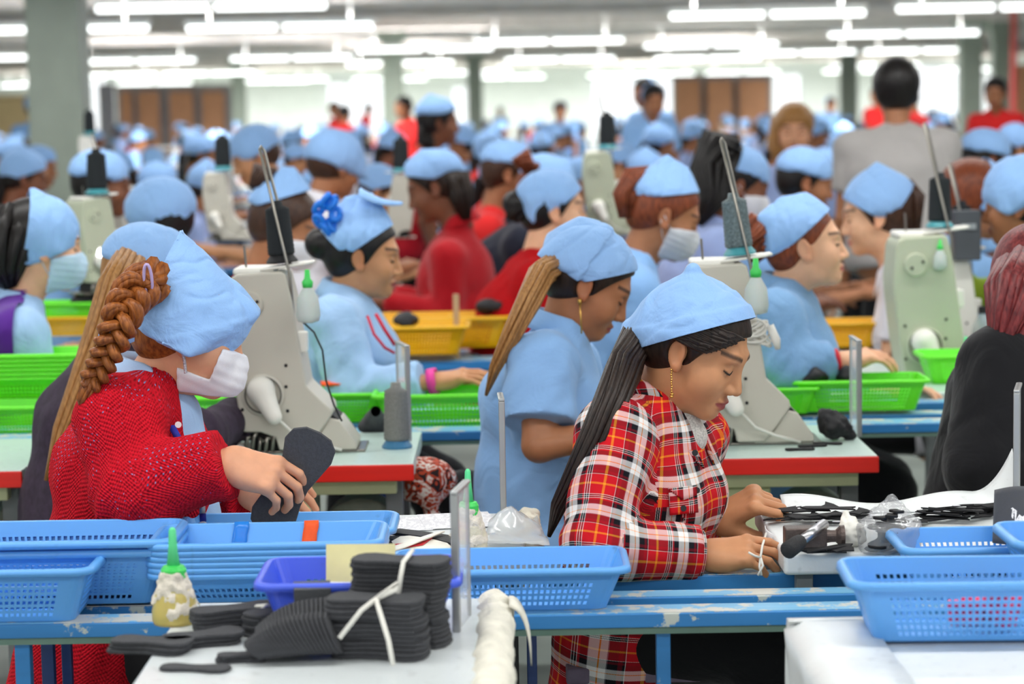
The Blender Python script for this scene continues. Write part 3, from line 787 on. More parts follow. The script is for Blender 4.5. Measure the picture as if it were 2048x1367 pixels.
# ---- baskets
def rrect(w, d, r, cols):
    """rounded rectangle outline; cols(len) -> breakpoints along a straight side with hole flags"""
    P, Fl = [], []
    for k in range(4):
        L = (w, d)[k % 2]-2*r; a = k*PI/2; dirv = V(math.cos(a), math.sin(a)); nrmv = V(math.sin(a), -math.cos(a))
        off = ((d, w)[k % 2])/2
        bp, fl = cols(L)
        for x, f in zip(bp[:-1], fl): P.append(dirv*(x-L/2)+nrmv*off); Fl.append(f)
        c = dirv*(L/2)+nrmv*(off-r)
        for s in range(5): P.append(c+r*(nrmv*math.cos(s/5*PI/2)+dirv*math.sin(s/5*PI/2))); Fl.append(False)
    return np.array(P), Fl
def basket(w=.385, d=.18, h=.092, tap=.03, r=.022, pitch=.0108, hole=.0064, rimw=.011):
    def cols(L):
        n = int((L-.036)/pitch); m = (L-n*pitch+(pitch-hole))/2; bp, fl = [0], []
        x = m; fl.append(False)
        for i in range(n):
            bp.append(x); fl.append(True); bp.append(x+hole); fl.append(False); x += pitch
        bp.append(L); return bp, fl
    P, Fl = rrect(w, d, r, cols); n = len(P)
    nh = int((h-.026)/pitch); zs, hr = [0], []; z = .008; hr.append(False)
    for i in range(nh): zs.append(z); hr.append(True); zs.append(z+hole); hr.append(False); z += pitch
    zs.append(h)
    sw, sd = (w-2*tap)/w, (d-2*tap*.8)/d
    vs = []
    for z in zs:
        u = z/h; k = V(sw+(1-sw)*u, sd+(1-sd)*u)
        vs += [(p[0]*k[0], p[1]*k[1], z) for p in P]
    fs = [(i*n+j, i*n+(j+1) % n, (i+1)*n+(j+1) % n, (i+1)*n+j) for i in range(len(zs)-1) for j in range(n) if not (hr[i] and Fl[j])]
    fs.append(tuple(range(n-1, -1, -1)))
    body = mesh('basket_wall', vs, fs, False)
    vs = []; prof = [(0, -.0), (rimw*.6, .001), (rimw, -.002), (rimw+.001, -.010)]
    Pn = []
    for j in range(n):
        tg = P[(j+1) % n]-P[j-1]; nn = V(tg[1], -tg[0]); Pn.append(nn/np.linalg.norm(nn))
    for o_, z_ in prof: vs += [(P[j][0]+Pn[j][0]*o_, P[j][1]+Pn[j][1]*o_, h+z_) for j in range(n)]
    fs = [(i*n+j, i*n+(j+1) % n, (i+1)*n+(j+1) % n, (i+1)*n+j) for i in range(3) for j in range(n)]
    return body, mesh('rim', vs, fs, True)
BM = basket(); BM2 = basket(h=.074); BMt = basket(h=.056); BMs = basket(w=.30, d=.2, h=.085, pitch=.0125, hole=.007)
def plast(name, rgb, t=.12):
    if name in _MC: return _MC[name]
    m = NT(name); c = lin(rgb); n = m.noise(30, 5, m.coord()); 
    f = m.ramp(n.outputs[0], [(.66, (0, 0, 0, 1)), (.76, (1, 1, 1, 1))], 'LINEAR')
    m.set(Base_Color=m.mix(m.math('MULTIPLY', f, .35), c, lin([x*.55 for x in rgb])), Roughness=.33, Subsurface_Weight=t)
    m.b.inputs['Subsurface Radius'].default_value = (.01, .01, .01); m.b.inputs['Subsurface Scale'].default_value = .3
    _MC[name] = m.m; return m.m
m_bb = plast('basket_blue', (98, 168, 236)); m_rb = plast('basket_royal', (66, 96, 226)); m_gb = plast('basket_green', (108, 236, 36)); m_yb = plast('basket_yellow', (244, 186, 12)); m_bd = plast('basket_deep_blue', (40, 84, 200)); m_rd = plast('basket_red', (206, 40, 50))
def put_basket(label, x, y, z, rot=0, m=None, me=None, group=None, scale=1):
    me = me or BM
    t = thing('plastic_basket', label, 'basket', (x, y, z), rot, group); t.scale = (scale,)*3
    for nm, x_ in (('basket_wall', me[0]), ('rim', me[1])):
        o = bpy.data.objects.new(nm, x_); C.objects.link(o); o.parent = t
        if len(x_.materials) == 0: x_.materials.append(m_bb)
        o.material_slots[0].link = 'OBJECT'; o.material_slots[0].material = m or m_bb
        q = o.modifiers.new('s', 'SOLIDIFY'); q.thickness = .0022; q.offset = 0
    return t
zt = bA[0][2]+.003
def bx(pxl, pxr, d): return (W(pxl, 1200, d)[0]+W(pxr, 1200, d)[0])/2
# front edge baskets
put_basket('blue mesh basket on the blue bench beside the clear panel, left of the plaid shirt', W(1243, 1130, 3.75)[0]-.19, 3.80, zt, 0, m_bb, BM2)
put_basket('blue mesh basket cut by the left border, nearest on the bench', W(176, 1140, 3.74)[0]-.185, 3.78, zt, 0, m_bb)
for k in range(2):
    put_basket(('lower' if k == 0 else 'upper')+' of two nested blue baskets under the red cardigan sleeve', W(352, 1070, 3.9)[0]-.205, 3.895-.003*k, zt+.004+.017*k, 0, m_bb, scale=1.06)
xs = (W(318, 1110, 3.82)[0]+W(748, 1110, 3.82)[0])/2
names = ['lowest', 'second lowest', 'third', 'fourth', 'second highest']
for k in range(6):
    tb = put_basket('blue basket in the stack behind the glue bottle, '+(names[k]+' one' if k < 5 else 'topmost, taped'), xs+.001*math.sin(k*2), 3.875+.001*k, zt+.0065+.0098*k, .003*math.sin(k*1.7), m_bb, BMt)
# tape strips on the topmost basket's far wall
m_tb = M('tape_blue', (34, 126, 216), .3); m_to = M('tape_orange', (240, 84, 24), .6, bump=.5, bscale=60)
for px, m, nm in ((470, m_tb, 'blue tape'), (612, m_to, 'orange tape')):
    x = W(px, 1085, 3.9)[0]-xs; hh = .056; g = []
    for i in range(5):
        u = i/4; z = .018+.043*u; y = (.09-.024*(1-z/hh))-.004
        g.append([(x-.013+.026*j/3+.006*u+.0012*math.sin(i*3+j*2), y-.001*math.sin(i*2+j), z) for j in range(4)])
    o = MB().sheet(g).build('tape_strip', m, None, smooth=True, solid=.001); o.parent = tb; o['label'] = nm
put_basket('blue basket standing behind the nested stack, only its back rim showing', (W(372, 1055, 4.06)[0]+W(768, 1050, 4.06)[0])/2, 4.09, zt, 0, m_bb)
rb = put_basket('royal blue basket with papers behind the tied black soles', (W(540, 1150, 3.5)[0]+W(912, 1150, 3.5)[0])/2, 3.455, TZ+.002, 0, m_rb, BMs, scale=.98)
put_basket('blue basket at the front right with red pieces inside', W(1690, 1140, 3.4)[0]+.19, 3.33, TZ+.003, R(-2), m_bb)
put_basket('blue basket behind the front right one holding grey fabric', W(1785, 1080, 3.85)[0]+.2, 3.825, zt, 0, m_bb)
put_basket('blue basket just entering at the right border, rim only', W(2022, 1100, 3.62)[0]+.192, 3.63, TZ+.0, 0, m_bb)
# green row
zg = bD[1][2]+.003
def put_row(label, pxc, pyb, d, m, me=None, n=1, sc=1, group=None, rot=0, step=.012):
    p = W(pxc, pyb, d)
    for k in range(n):
        put_basket(label if n == 1 else label+', '+('bottom' if k == 0 else 'top' if k == n-1 else ['second', 'third', 'fourth', 'fifth'][k-1]+' from the bottom'), p[0], d, p[2]+step*k, rot, m, me, group, sc)
put_row('bright green basket on the blue rail behind the red cardigan worker', 65, 866, 5.95, m_gb, BM, 1, .9)
put_row('green basket piled behind the red shoulder', 50, 812, 6.12, m_gb, BM, 6, 1)
put_row('green basket seen between the face mask and the sewing machine', 460, 848, 5.95, m_gb, BM, 1, .9)
put_row('green basket holding an orange scrap beside the left sewing machine', 652, 838, 6.0, m_gb, BM, 1, .85)
put_row('green basket under the hand with the pink bracelet', 905, 850, 5.95, m_gb, BM, 1, 1.03)
put_row('green basket behind the seated denim worker, left one of the pair', 1520, 822, 5.95, m_gb, BM, 1, .75)
put_row('large green basket with black fabric in front of the denim worker', 1715, 815, 5.98, m_gb, BM, 1, .9)
put_row('green basket behind the glue bottle at the far right bench', 1960, 760, 6.5, m_gb, BM, 1, .9)
p = W(10, 388, 20)
for k in range(8): put_basket('green basket far left beside the grey column, '+['lowest', 'second', 'third', 'fourth', 'fifth', 'sixth', 'seventh', 'topmost'][k]+' of its pile', p[0], 20, p[2]+.022*k, 0, m_gb, BM, None, 1.5)
table('pale bench at the far left under the pile of green baskets', p[0]-1, p[0]+.6, 19.6, 20.6, p[2]-.002, m_mint)
# yellow row
for lab, x, y, d, s in [('yellow basket left end of the row, black piece on it', 815, 705, 7.5, 1.05), ('yellow basket with a blue label in the third row', 890, 690, 7.75, 1.15), ('yellow basket behind the long brown ponytail', 1010, 680, 7.8, .95), ('yellow basket behind the denim sleeve', 1655, 690, 7.6, .9), ('yellow basket left of the olive grey machine', 1740, 690, 7.75, .95), ('yellow basket right of the olive grey machine', 1975, 640, 8.2, 1.0), ('yellow basket under the green one at the masked worker', 150, 668, 7.6, .7)]:
    put_row(lab, x, y, d, m_yb, BM, 1, s)
put_row('green basket on top of the yellow one by the masked worker', 150, 640, 7.6, m_gb, BM, 1, .7)
p = W(893, 651, 7.62); MB().box((p[0]-.026, 7.645, p[2]-.017), (p[0]+.026, 7.649, p[2]+.017)).build('basket_label', m_tb, None)
props(bpy.data.objects['basket_label'], 'small blue label stuck on the yellow basket', 'label')
# ================================================================ fabrics
def plaidmat():
    t = NT('plaid_flannel'); uv = t.add('ShaderNodeUVMap', uv_map='fabric'); sp = t.add('ShaderNodeSeparateXYZ'); t.L(uv.outputs[0], sp.inputs[0])
    n = t.noise(6, 2, t.coord()); Pp = .092
    RED, WHT, BLK, GRY, ORG, MAR = [lin(c) for c in ((200, 24, 36), (234, 230, 228), (22, 22, 28), (120, 120, 128), (246, 150, 40), (120, 14, 30))]
    st = [(0, RED), (.10, ORG), (.14, RED), (.33, WHT), (.34, BLK), (.37, WHT), (.38, BLK), (.41, WHT), (.42, RED), (.45, BLK), (.54, GRY), (.55, WHT), (.66, ORG), (.672, WHT), (.75, GRY), (.76, BLK), (.86, MAR), (.91, BLK), (.93, WHT), (.94, RED)]
    cs = []
    for i in (0, 1):
        c = t.math('ADD', sp.outputs[i], t.math('MULTIPLY', n.outputs[0], .006)); cs.append(t.ramp(t.math('FRACT', t.math('DIVIDE', c, Pp)), st))
    tw = t.math('FRACT', t.math('MULTIPLY', t.math('ADD', sp.outputs[0], sp.outputs[1]), 420))
    f = t.math('ADD', t.math('MULTIPLY', t.math('GREATER_THAN', tw, .5), .3), .35)
    col = t.mix(f, cs[0], cs[1]); f2 = t.noise(9, 3, t.coord(), dist=1.0)
    t.set(Base_Color=col, Roughness=.85, Normal=t.bump(f2.outputs[0], .5, .02)); t.b.inputs['Specular IOR Level'].default_value = .15
    return t.m
def knitmat(name, rgb, hole=None, amt=.5):
    t = NT(name); uv = t.add('ShaderNodeUVMap', uv_map='fabric'); sp = t.add('ShaderNodeSeparateXYZ'); t.L(uv.outputs[0], sp.inputs[0])
    u, v = sp.outputs[0], sp.outputs[1]
    tri = t.math('ABSOLUTE', t.math('SUBTRACT', t.math('FRACT', t.math('DIVIDE', u, .03)), .5))
    v2 = t.math('ADD', v, t.math('MULTIPLY', tri, .020))
    a = t.math('SINE', t.math('MULTIPLY', u, 2*PI/.0055)); b = t.math('SINE', t.math('MULTIPLY', v2, 2*PI/.0085))
    nn = t.noise(120, 2, t.coord())
    wv = t.math('ADD', t.math('MULTIPLY', a, b), t.math('MULTIPLY', t.math('SUBTRACT', nn.outputs[0], .5), 2.2))
    c = lin(rgb); dk = tuple(x*.42 for x in c[:3])+(1,)
    col = t.ramp(t.math('ADD', t.math('MULTIPLY', wv, .3), .5), [(.15, dk), (.5, c)], 'LINEAR')
    h = t.math('ADD', wv, 1.0)
    if hole:
        big = t.noise(5, 2, t.coord()); rows = t.math('SINE', t.math('MULTIPLY', v2, 2*PI/.0125))
        hl = t.math('MULTIPLY', t.math('GREATER_THAN', t.math('SINE', t.math('MULTIPLY', u, 2*PI/.0070)), .62), t.math('GREATER_THAN', rows, .80))
        hl = t.math('MULTIPLY', hl, t.math('GREATER_THAN', t.math('ADD', big.outputs[0], t.math('MULTIPLY', nn.outputs[0], .35)), .80-.1*amt))
        col = t.mix(hl, col, lin(hole)); h = t.math('SUBTRACT', h, t.math('MULTIPLY', hl, 2.5))
    f2 = t.noise(8, 3, t.coord(), dist=1)
    t.set(Base_Color=col, Roughness=.9, Normal=t.bump(h, .7, .003, t.bump(f2.outputs[0], .4, .02))); t.b.inputs['Specular IOR Level'].default_value = .15
    return t.m
def stripemat(name, c1, c2, per=.045, axis=1, duty=.5):
    t = NT(name); uv = t.add('ShaderNodeUVMap', uv_map='fabric'); sp = t.add('ShaderNodeSeparateXYZ'); t.L(uv.outputs[0], sp.inputs[0])
    f = t.math('FRACT', t.math('DIVIDE', sp.outputs[axis], per)); t.set(Base_Color=t.ramp(f, [(0, lin(c1)), (duty, lin(c2))]), Roughness=.85)
    n = t.noise(8, 3, t.coord(), dist=1); t.L(t.bump(n.outputs[0], .4, .02), t.b.inputs['Normal']); return t.m
m_plaid = plaidmat(); m_knit = knitmat('crochet_red', (214, 22, 42), (124, 140, 190))
m_scarf = cloth('kerchief_blue', (146, 186, 236), .8, .45, 700, .05, 14); m_polo = cloth('polo_blue', (140, 182, 232), .85, .5, 900)
m_polo2 = cloth('uniform_pale_blue', (160, 194, 232), .85, .5); m_denim = cloth('denim_blue', (122, 162, 204), .8, .5, 500, .12)
m_mask = cloth('mask_white', (226, 226, 232), .8, .15); m_black = cloth('cloth_black', (18, 18, 22), .8, .4)
SK = {'mid': skinmat('skin_tan', (196, 144, 104)), 'brown': skinmat('skin_brown', (164, 112, 78), (140, 68, 64)), 'dark': skinmat('skin_dark', (128, 82, 58), (116, 58, 54)), 'light': skinmat('skin_light', (226, 180, 146), (190, 96, 92)), 'rosy': skinmat('skin_rosy', (216, 162, 128), (176, 90, 84))}
HR = {'black': hairmat('hair_black', (34, 28, 27), (12, 10, 10)), 'brown': hairmat('hair_brown', (84, 54, 38), (44, 26, 18)), 'auburn': hairmat('hair_auburn', (176, 104, 44), (104, 52, 20)), 'ginger': hairmat('hair_ginger', (190, 122, 60), (116, 62, 26)), 'blond': hairmat('hair_blond', (206, 164, 98), (140, 98, 50)), 'red': hairmat('hair_red', (150, 62, 62), (84, 26, 32)), 'darkbrown': hairmat('hair_dark_brown', (52, 36, 28), (24, 16, 12)), 'honey': hairmat('hair_honey', (190, 140, 82), (140, 96, 52)), 'rust': hairmat('hair_rust', (150, 74, 40), (90, 40, 20))}
m_gold = M('gold', (214, 170, 90), .3, .05, metal=1); m_lash = M('lash', (22, 15, 14), .6); m_silver = M('silver', (200, 200, 205), .3, .05, metal=1)
m_btn = M('button_dark', (24, 24, 28), .35); m_btnw = M('button_white', (232, 236, 240), .35)
def lash(c, Rm, sc, root, side=-1, open_=False, nb=V(-.05, 0, -.19)):
    """a line of lashes lying on the lid"""
    pts = []
    for i in range(9):
        u = i/8; y = side*(.0175+.0275*u); z = -.0085+.006*((abs(y)-.031)/.016)**2-(.001 if u > .9 else 0)
        if open_: z += .003
        xs = np.linspace(.045, .1, 60).astype(np.float32); P = np.stack([xs, np.full(60, y, np.float32), np.full(60, z, np.float32)], -1)
        d = head_sdf(P[:, None, None, :], nb, False)[:, 0, 0]; k = np.argmax(d > 0); pts.append(V(xs[k]+.0008, y, z))
    b = MB(); b.tube([p*sc@Rm.T+c for p in pts], [.0006]+[.0014]*7+[.0008], 6); b.build('eyelash', m_lash, root, smooth=True)
# ================================================================ worker in the plaid shirt
def hero(name_label, loc, group=None): return thing('person', name_label, 'person', loc)
def pxcut(c, Rm, a, b, d, keep=1, lat=(0, 1, 0), sc=1.0):
    """plane through two picture points at depth d and along the head's lateral axis, in head space; keeps the upper side"""
    A = (W(*a, d)-c)@Rm/sc; Bq = (W(*b, d)-c)@Rm/sc; n_ = nrm(np.cross(Bq-A, np.asarray(lat, float)))
    if n_[2]*keep > 0: n_ = -n_
    return tuple(A), tuple(n_)
def hpt(c, Rm, p, sc=1.0): return np.asarray(p, float)*sc@Rm.T+c
D0 = 4.25
Rm = head_rot(-25, 27, -2); hc = W(1394, 694, 4.22); L = nrm(V(.42, .9, 0)); SC = 1.0
nk = W(1308, 808, 4.25)
J = dict(hip=W(1262, 1262, 4.27), chest=W(1278, 968, 4.25), neck=nk, sR=W(1232, 868, 4.10), sL=W(1385, 872, 4.40),
         eR=W(1192, 1092, 3.99), eL=W(1330, 1090, 4.56), wR=W(1408, 1108, 4.02), wL=W(1430, 1040, 4.30),
         kR=W(1545, 1290, 4.12), kL=W(1560, 1285, 4.42), aR=V(W(1520, 1290, 4.12)[0], 4.12, .08), aL=V(W(1540, 1290, 4.42)[0], 4.42, .08))
ap = hero('woman in red plaid shirt and blue kerchief, head bowed, tying a white strap', (J['hip'][0], J['hip'][1], 0))
B = Body(J, L)
hv, hq, hm = make_head(hc, Rm, nk, SC, .0027)
# near right hand flat on the work, far left hand pinching the strap
FR = frame(nrm(W(1535, 1100, 4.00)-J['wR']), nrm(V(-.05, -.55, .83)))
h1 = make_hand(J['wR'], FR, J['eR'], [(16, 26, 16), (22, 32, 20), (28, 36, 22), (32, 38, 22)], (1, 0, -1, -2), [(.022, .02, -.008), (.05, .034, -.022), (.078, .034, -.034), (.102, .03, -.040)], .0026, .92)
FL = frame(nrm(W(1522, 992, 4.27)-J['wL']), nrm(V(-.55, -.30, .80)))
FL = FL*np.array([1, -1, 1])   # left hand: thumb on the other side
h2 = make_hand(J['wL'], FL, J['eL'], [(48, 52, 18), (52, 50, 20), (56, 50, 22), (60, 50, 24)], (2, 0, -2, -4), [(.02, .022, -.012), (.044, .034, -.038), (.066, .030, -.064), (.084, .018, -.082)], .0026, 1.06)
m_skin = SK['mid']
body_object(ap, [(hv, hq), h1, h2, B.skin_core()], m_skin, hm)
v, q = B.shirt(.0075, .016, 'long', .007, cut=.05, seed=3, r=(.056, .05, .047, .036), sq=.74, short=.6, hipdrop=.15)
me = fastmesh('plaid_shirt', v, q); B.uv(me, v, q); sh = link('plaid_shirt', me, m_plaid, ap)
ax = nrm(V(-.22, .05, 1)+.35*nrm(hc-nk)); b = MB(); collar(b, nk+V(-.004, 0, .022), ax, nrm(V(.9, -.42, 0)), .066, .036, .05, .045, 16, drop=.055)
o = b.build('collar', m_plaid, ap, smooth=True, solid=.003); o.data.uv_layers.new(name='fabric')
uvl = o.data.uv_layers['fabric'].data
for lp in o.data.loops: c = o.data.vertices[lp.vertex_index].co; uvl[lp.index].uv = (c.x*.8+c.y*.7, c.z*1.0+c.y*.3)
# cuffs as rings
for sd, (w_, e_) in (('R', (J['wR'], J['eR'])), ('L', (J['wL'], J['eL']))):
    dr = nrm(w_-e_); b = MB(); p = [lerp(w_, e_, .03)-dr*k for k in (.0, .02, .045, .052)]; b.tube(p, [.043, .0445, .046, .043], 28, cap=False)
    o = b.build('cuff', m_plaid, ap, smooth=True, solid=.003); u = o.data.uv_layers.new(name='fabric').data
    for lp in o.data.loops: i = lp.vertex_index; u[lp.index].uv = ((i % 28)/28*.27, (i//28)*.022+.03)
# placket, pocket, buttons on the chest
fw = nrm(V(.9, -.42, 0))
def on_shirt(px, py, Bd=B, g=.016, r=(.056, .05, .047, .036), sq=.74, waist=1.05):
    o_ = V(0, 0, EYE); rr = nrm(ray(px, py)); ts = np.linspace(3.6, 6.2, 1400); P = (o_+rr*ts[:, None]).astype(np.float32)[:, None, None, :]
    d = smin(Bd.torso(P, g, waist, sq), smin(Bd.arm(P, 'R', g, None, .05, r=r), Bd.arm(P, 'L', g, None, .05, r=r), .03), .03)[:, 0, 0]
    k = np.argmax(d < .004)
    if d.min() > .004: k = int(np.argmin(d))
    return o_+rr*ts[k]
def patch(pix, na, nb_, push=.004):
    """a cloth patch laid on the shirt between four pixel corners"""
    (a, b_, c, d) = [np.array(p, float) for p in pix]; g = []
    for i in range(na+1):
        row = []
        for j in range(nb_+1):
            u, w_ = i/na, j/nb_; p = (a*(1-u)+b_*u)*(1-w_)+(d*(1-u)+c*u)*w_; x = on_shirt(*p); row.append(x-nrm(x-V(0, 0, EYE))*push)
        g.append(row)
    return g
def uvfab(o, k=1.0, off=(0, 0)):
    u = o.data.uv_layers.new(name='fabric').data
    for lp in o.data.loops: c = o.data.vertices[lp.vertex_index].co; u[lp.index].uv = (c.x*k+off[0], c.z*k+off[1])
pk = MB().sheet(patch([(1338, 985), (1392, 978), (1396, 1024), (1340, 1030)], 8, 8)).build('chest_pocket', m_plaid, ap, smooth=True, solid=.003); uvfab(pk, 1, (.02, .03))
fl = MB().sheet(patch([(1336, 976), (1393, 970), (1393, 990), (1366, 1000), (1337, 992)][:4], 8, 3, .007)).build('pocket_flap', m_plaid, ap, smooth=True, solid=.003); uvfab(fl, 1, (.05, .0))
for px, py in ((1367, 1016), (1394, 980), (1390, 905)):
    x = on_shirt(px, py); n_ = nrm(V(0, 0, EYE)-x); b = MB().tube([x+n_*.004, x+n_*.009], .0058, 14); b.build('button', m_btn, ap, .0, smooth=False)
# dotted grey inner shirt at the throat
v, q = sdfmesh(lambda P: smax(rc(P, nk+V(.045, -.016, -.02), nk+V(.06, -.022, -.06), .034, .04), -(P[..., 0]-nk[0]-.005), .01), nk-.16, nk+.16, .008)
link('inner_top', fastmesh('inner_top', v, q), M('inner_dotted', (196, 192, 186), .8, .3, 260), ap)
tr = B.trousers(.012, .01); link('trousers', fastmesh('trousers', *tr), m_black, ap)
# hair: skull cap, swept side, long ponytail
v, q = hair_cap('plain', .004, .011); me = fastmesh('hair', v, q); place_me(me, hc, Rm, SC); link('hair', me, HR['darkbrown'], ap)
tie = hpt(hc, Rm, (-.112, -.015, -.03))
pt = [hpt(hc, Rm, (-.07, -.02, .0)), tie, W(1248, 735, 4.17), W(1222, 800, 4.08), W(1190, 870, 4.04), W(1150, 950, 4.06), W(1118, 1010, 4.07), W(1098, 1072, 4.09)]
strands(pt, [.035, .03, .034, .031, .026, .02, .014, .003], 42, 4, .3).build('ponytail', HR['darkbrown'], ap, smooth=True)
fl_ = MB()
rs = np.random.RandomState(5)
for i in range(26):   # swept locks from the hairline back under the scarf
    u = i/25; s_ = -1; p = []
    for k in range(7):
        w_ = k/6; ang = R(8+62*u)
        # paths over the temple: from the forehead edge back over the ear
        a0 = V(.098-.05*u-.10*w_, -(.030+.050*u**.7+.012*math.sin(w_*PI)), .066-.052*u-.020*w_*(1-u)+.006*rs.rand())
        q_ = (a0-V(-.016, 0, .03))/(V(.097, .078, .084)+.0115); a0 = V(-.016, 0, .03)+q_/np.linalg.norm(q_)*(V(.097, .078, .084)+.0115+.002*rs.rand())
        p.append(hpt(hc, Rm, a0))
    fl_.tube(p, [.002]+[.0042]*5+[.002], 6)
fl_.build('side_locks', HR['darkbrown'], ap, smooth=True)
# kerchief: snug, gathered to a knob on top, knotted at the nape
KT = (W(1387, 538, 4.2)-hc)@Rm; KB = KT*.62
def knob(P, d):
    d = smin(d, rc(P, KB, KT, .05, .014), .03)
    d = smin(d, rc(P, (-.085, -.02, .0), (-.128, -.015, -.028), .05, .022), .03)
    return d
m_ = scarf_mesh([], [pxcut(hc, Rm, (1515, 632), (1282, 694), 4.15)], 0.020, -.06, .0035, .0026, 2, 2, knob, (.8, 0, .6), steps=[(a_, tuple(-np.array(n_)), k_) for (a_, n_), k_ in ((pxcut(hc, Rm, (1512, 606), (1290, 650), 4.15), .0035), (pxcut(hc, Rm, (1480, 560), (1300, 672), 4.15), .003))])
place_me(m_, hc, Rm, SC); o = link('headscarf', m_, m_scarf, ap); q = o.modifiers.new('s', 'SOLIDIFY'); q.thickness = .0022
lash(hc, Rm, SC, ap, -1); lash(hc, Rm, SC, ap, 1)
e0 = hpt(hc, Rm, (-.004, -.084, -.038)); b = MB()
for k in range(12): b.tube([e0+V(.0006*math.sin(k*2), -.001, -.0045*k-.003), e0+V(.0006*math.cos(k*2), -.001, -.0045*k-.007)], .0016 if k < 10 else .0034, 6)
b.build('earring', m_gold, ap, smooth=True)
# the strap she ties: a thing of its own
b = MB(); g = []
a_, b_, c_ = W(1532, 1062, 4.16), W(1528, 1100, 4.08), W(1600, 1108, 4.06)
for i in range(14):
    u = i/13; p = (1-u)**2*a_+2*u*(1-u)*b_+u*u*c_; wd = .009+.012*math.sin(u*PI*.9)
    g.append([p+V(0, 0, -wd)*1.0+V(0, .004*j, wd*2*j/3) for j in range(4)])
b.sheet(g); sp_ = thing('strap', 'white shoe strap held between the fingers of the plaid shirt worker', 'strap', (b_[0], b_[1], b_[2]))
b.build('strap_band', M('strap_white', (226, 230, 234), .6), sp_, smooth=True, solid=.0015)
b = MB(); m_twine = M('twine_white', (232, 230, 222), .8)
k0 = W(1521, 1114, 3.945)
for pts in ([W(1497, 1104, 3.945), W(1510, 1111, 3.94), k0], [k0, W(1525, 1090, 3.97), W(1532, 1066, 4.1)], [k0, W(1526, 1130, 3.94), W(1516, 1150, 3.935)], [k0, W(1519, 1132, 3.942), W(1523, 1150, 3.937)]): b.tube(pts, .0022, 6)
b.build('lace', m_twine, sp_, smooth=True)
# ================================================================ general worker
def loc(c, Rm, px, d, sc=1.0): return (W(*px, d)-c)@Rm/sc
def mask_mesh(pnts=None, h=.004, low=-.112, top=-.022):
    def fn(P):
        d = head_sdf(P, V(-.05, 0, -.19), False, fine=False)-.006
        d = smin(d, el(P, (.066, 0, -.062), (.056, .055, .046)), .02)
        d = smax(d, P[..., 2]-top-.25*(P[..., 0]-.05), .004); d = smax(d, low-P[..., 2]+.3*(P[..., 0]-.07), .004); d = smax(d, -(P[..., 0]-.018), .004)
        return d
    v, q = sdfmesh(fn, (-.02, -.1, -.15), (.15, .1, .02), h)
    n = vnormals(v, q); v = v+n*(.0009*np.sin((v[:, 2]+.06)*2*PI/.017))[:, None]
    return fastmesh('face_mask', v, q)
def auto_joints(hc, Rm, yaw, sit=True, lean=.10, sc=1.0, reach=.26, floor=0, work=.8, arms='work', hipz=None, shw=.165):
    f = rz(R(yaw))@V(1, 0, 0); L = rz(R(yaw))@V(0, 1, 0); U = V(0, 0, 1)
    nk = hc+Rm@V(-.05, 0, -.10)*sc-U*.072*sc
    J = dict(neck=nk)
    J['chest'] = nk-U*.17*sc-f*(.03+lean*.3)*sc; J['hip'] = nk-U*.50*sc-f*(.03+lean)*sc
    for s, k in ((1, 'L'), (-1, 'R')):
        J['s'+k] = nk-U*.062*sc-f*.02*sc+L*s*shw*sc
        if arms == 'work':
            J['e'+k] = J['s'+k]-U*.25*sc+f*.05*sc+L*s*.03*sc; J['w'+k] = J['e'+k]+f*reach*.92*sc+U*.05*sc-L*s*.06*sc
        else:
            J['e'+k] = J['s'+k]-U*.28*sc-f*.02*sc+L*s*.03*sc; J['w'+k] = J['e'+k]-U*.22*sc+f*.06*sc
        hp = J['hip']
        if sit: J['k'+k] = V(*(hp+f*.40*sc+L*s*.09*sc)[:2], hp[2]-.0); J['a'+k] = V(*(hp+f*.36*sc+L*s*.09*sc)[:2], .075)
        else: J['k'+k] = V(*(hp+f*.03+L*s*.09*sc)[:2], hp[2]*.55); J['a'+k] = V(*(hp+L*s*.09*sc)[:2], .075)
    return J, L, f
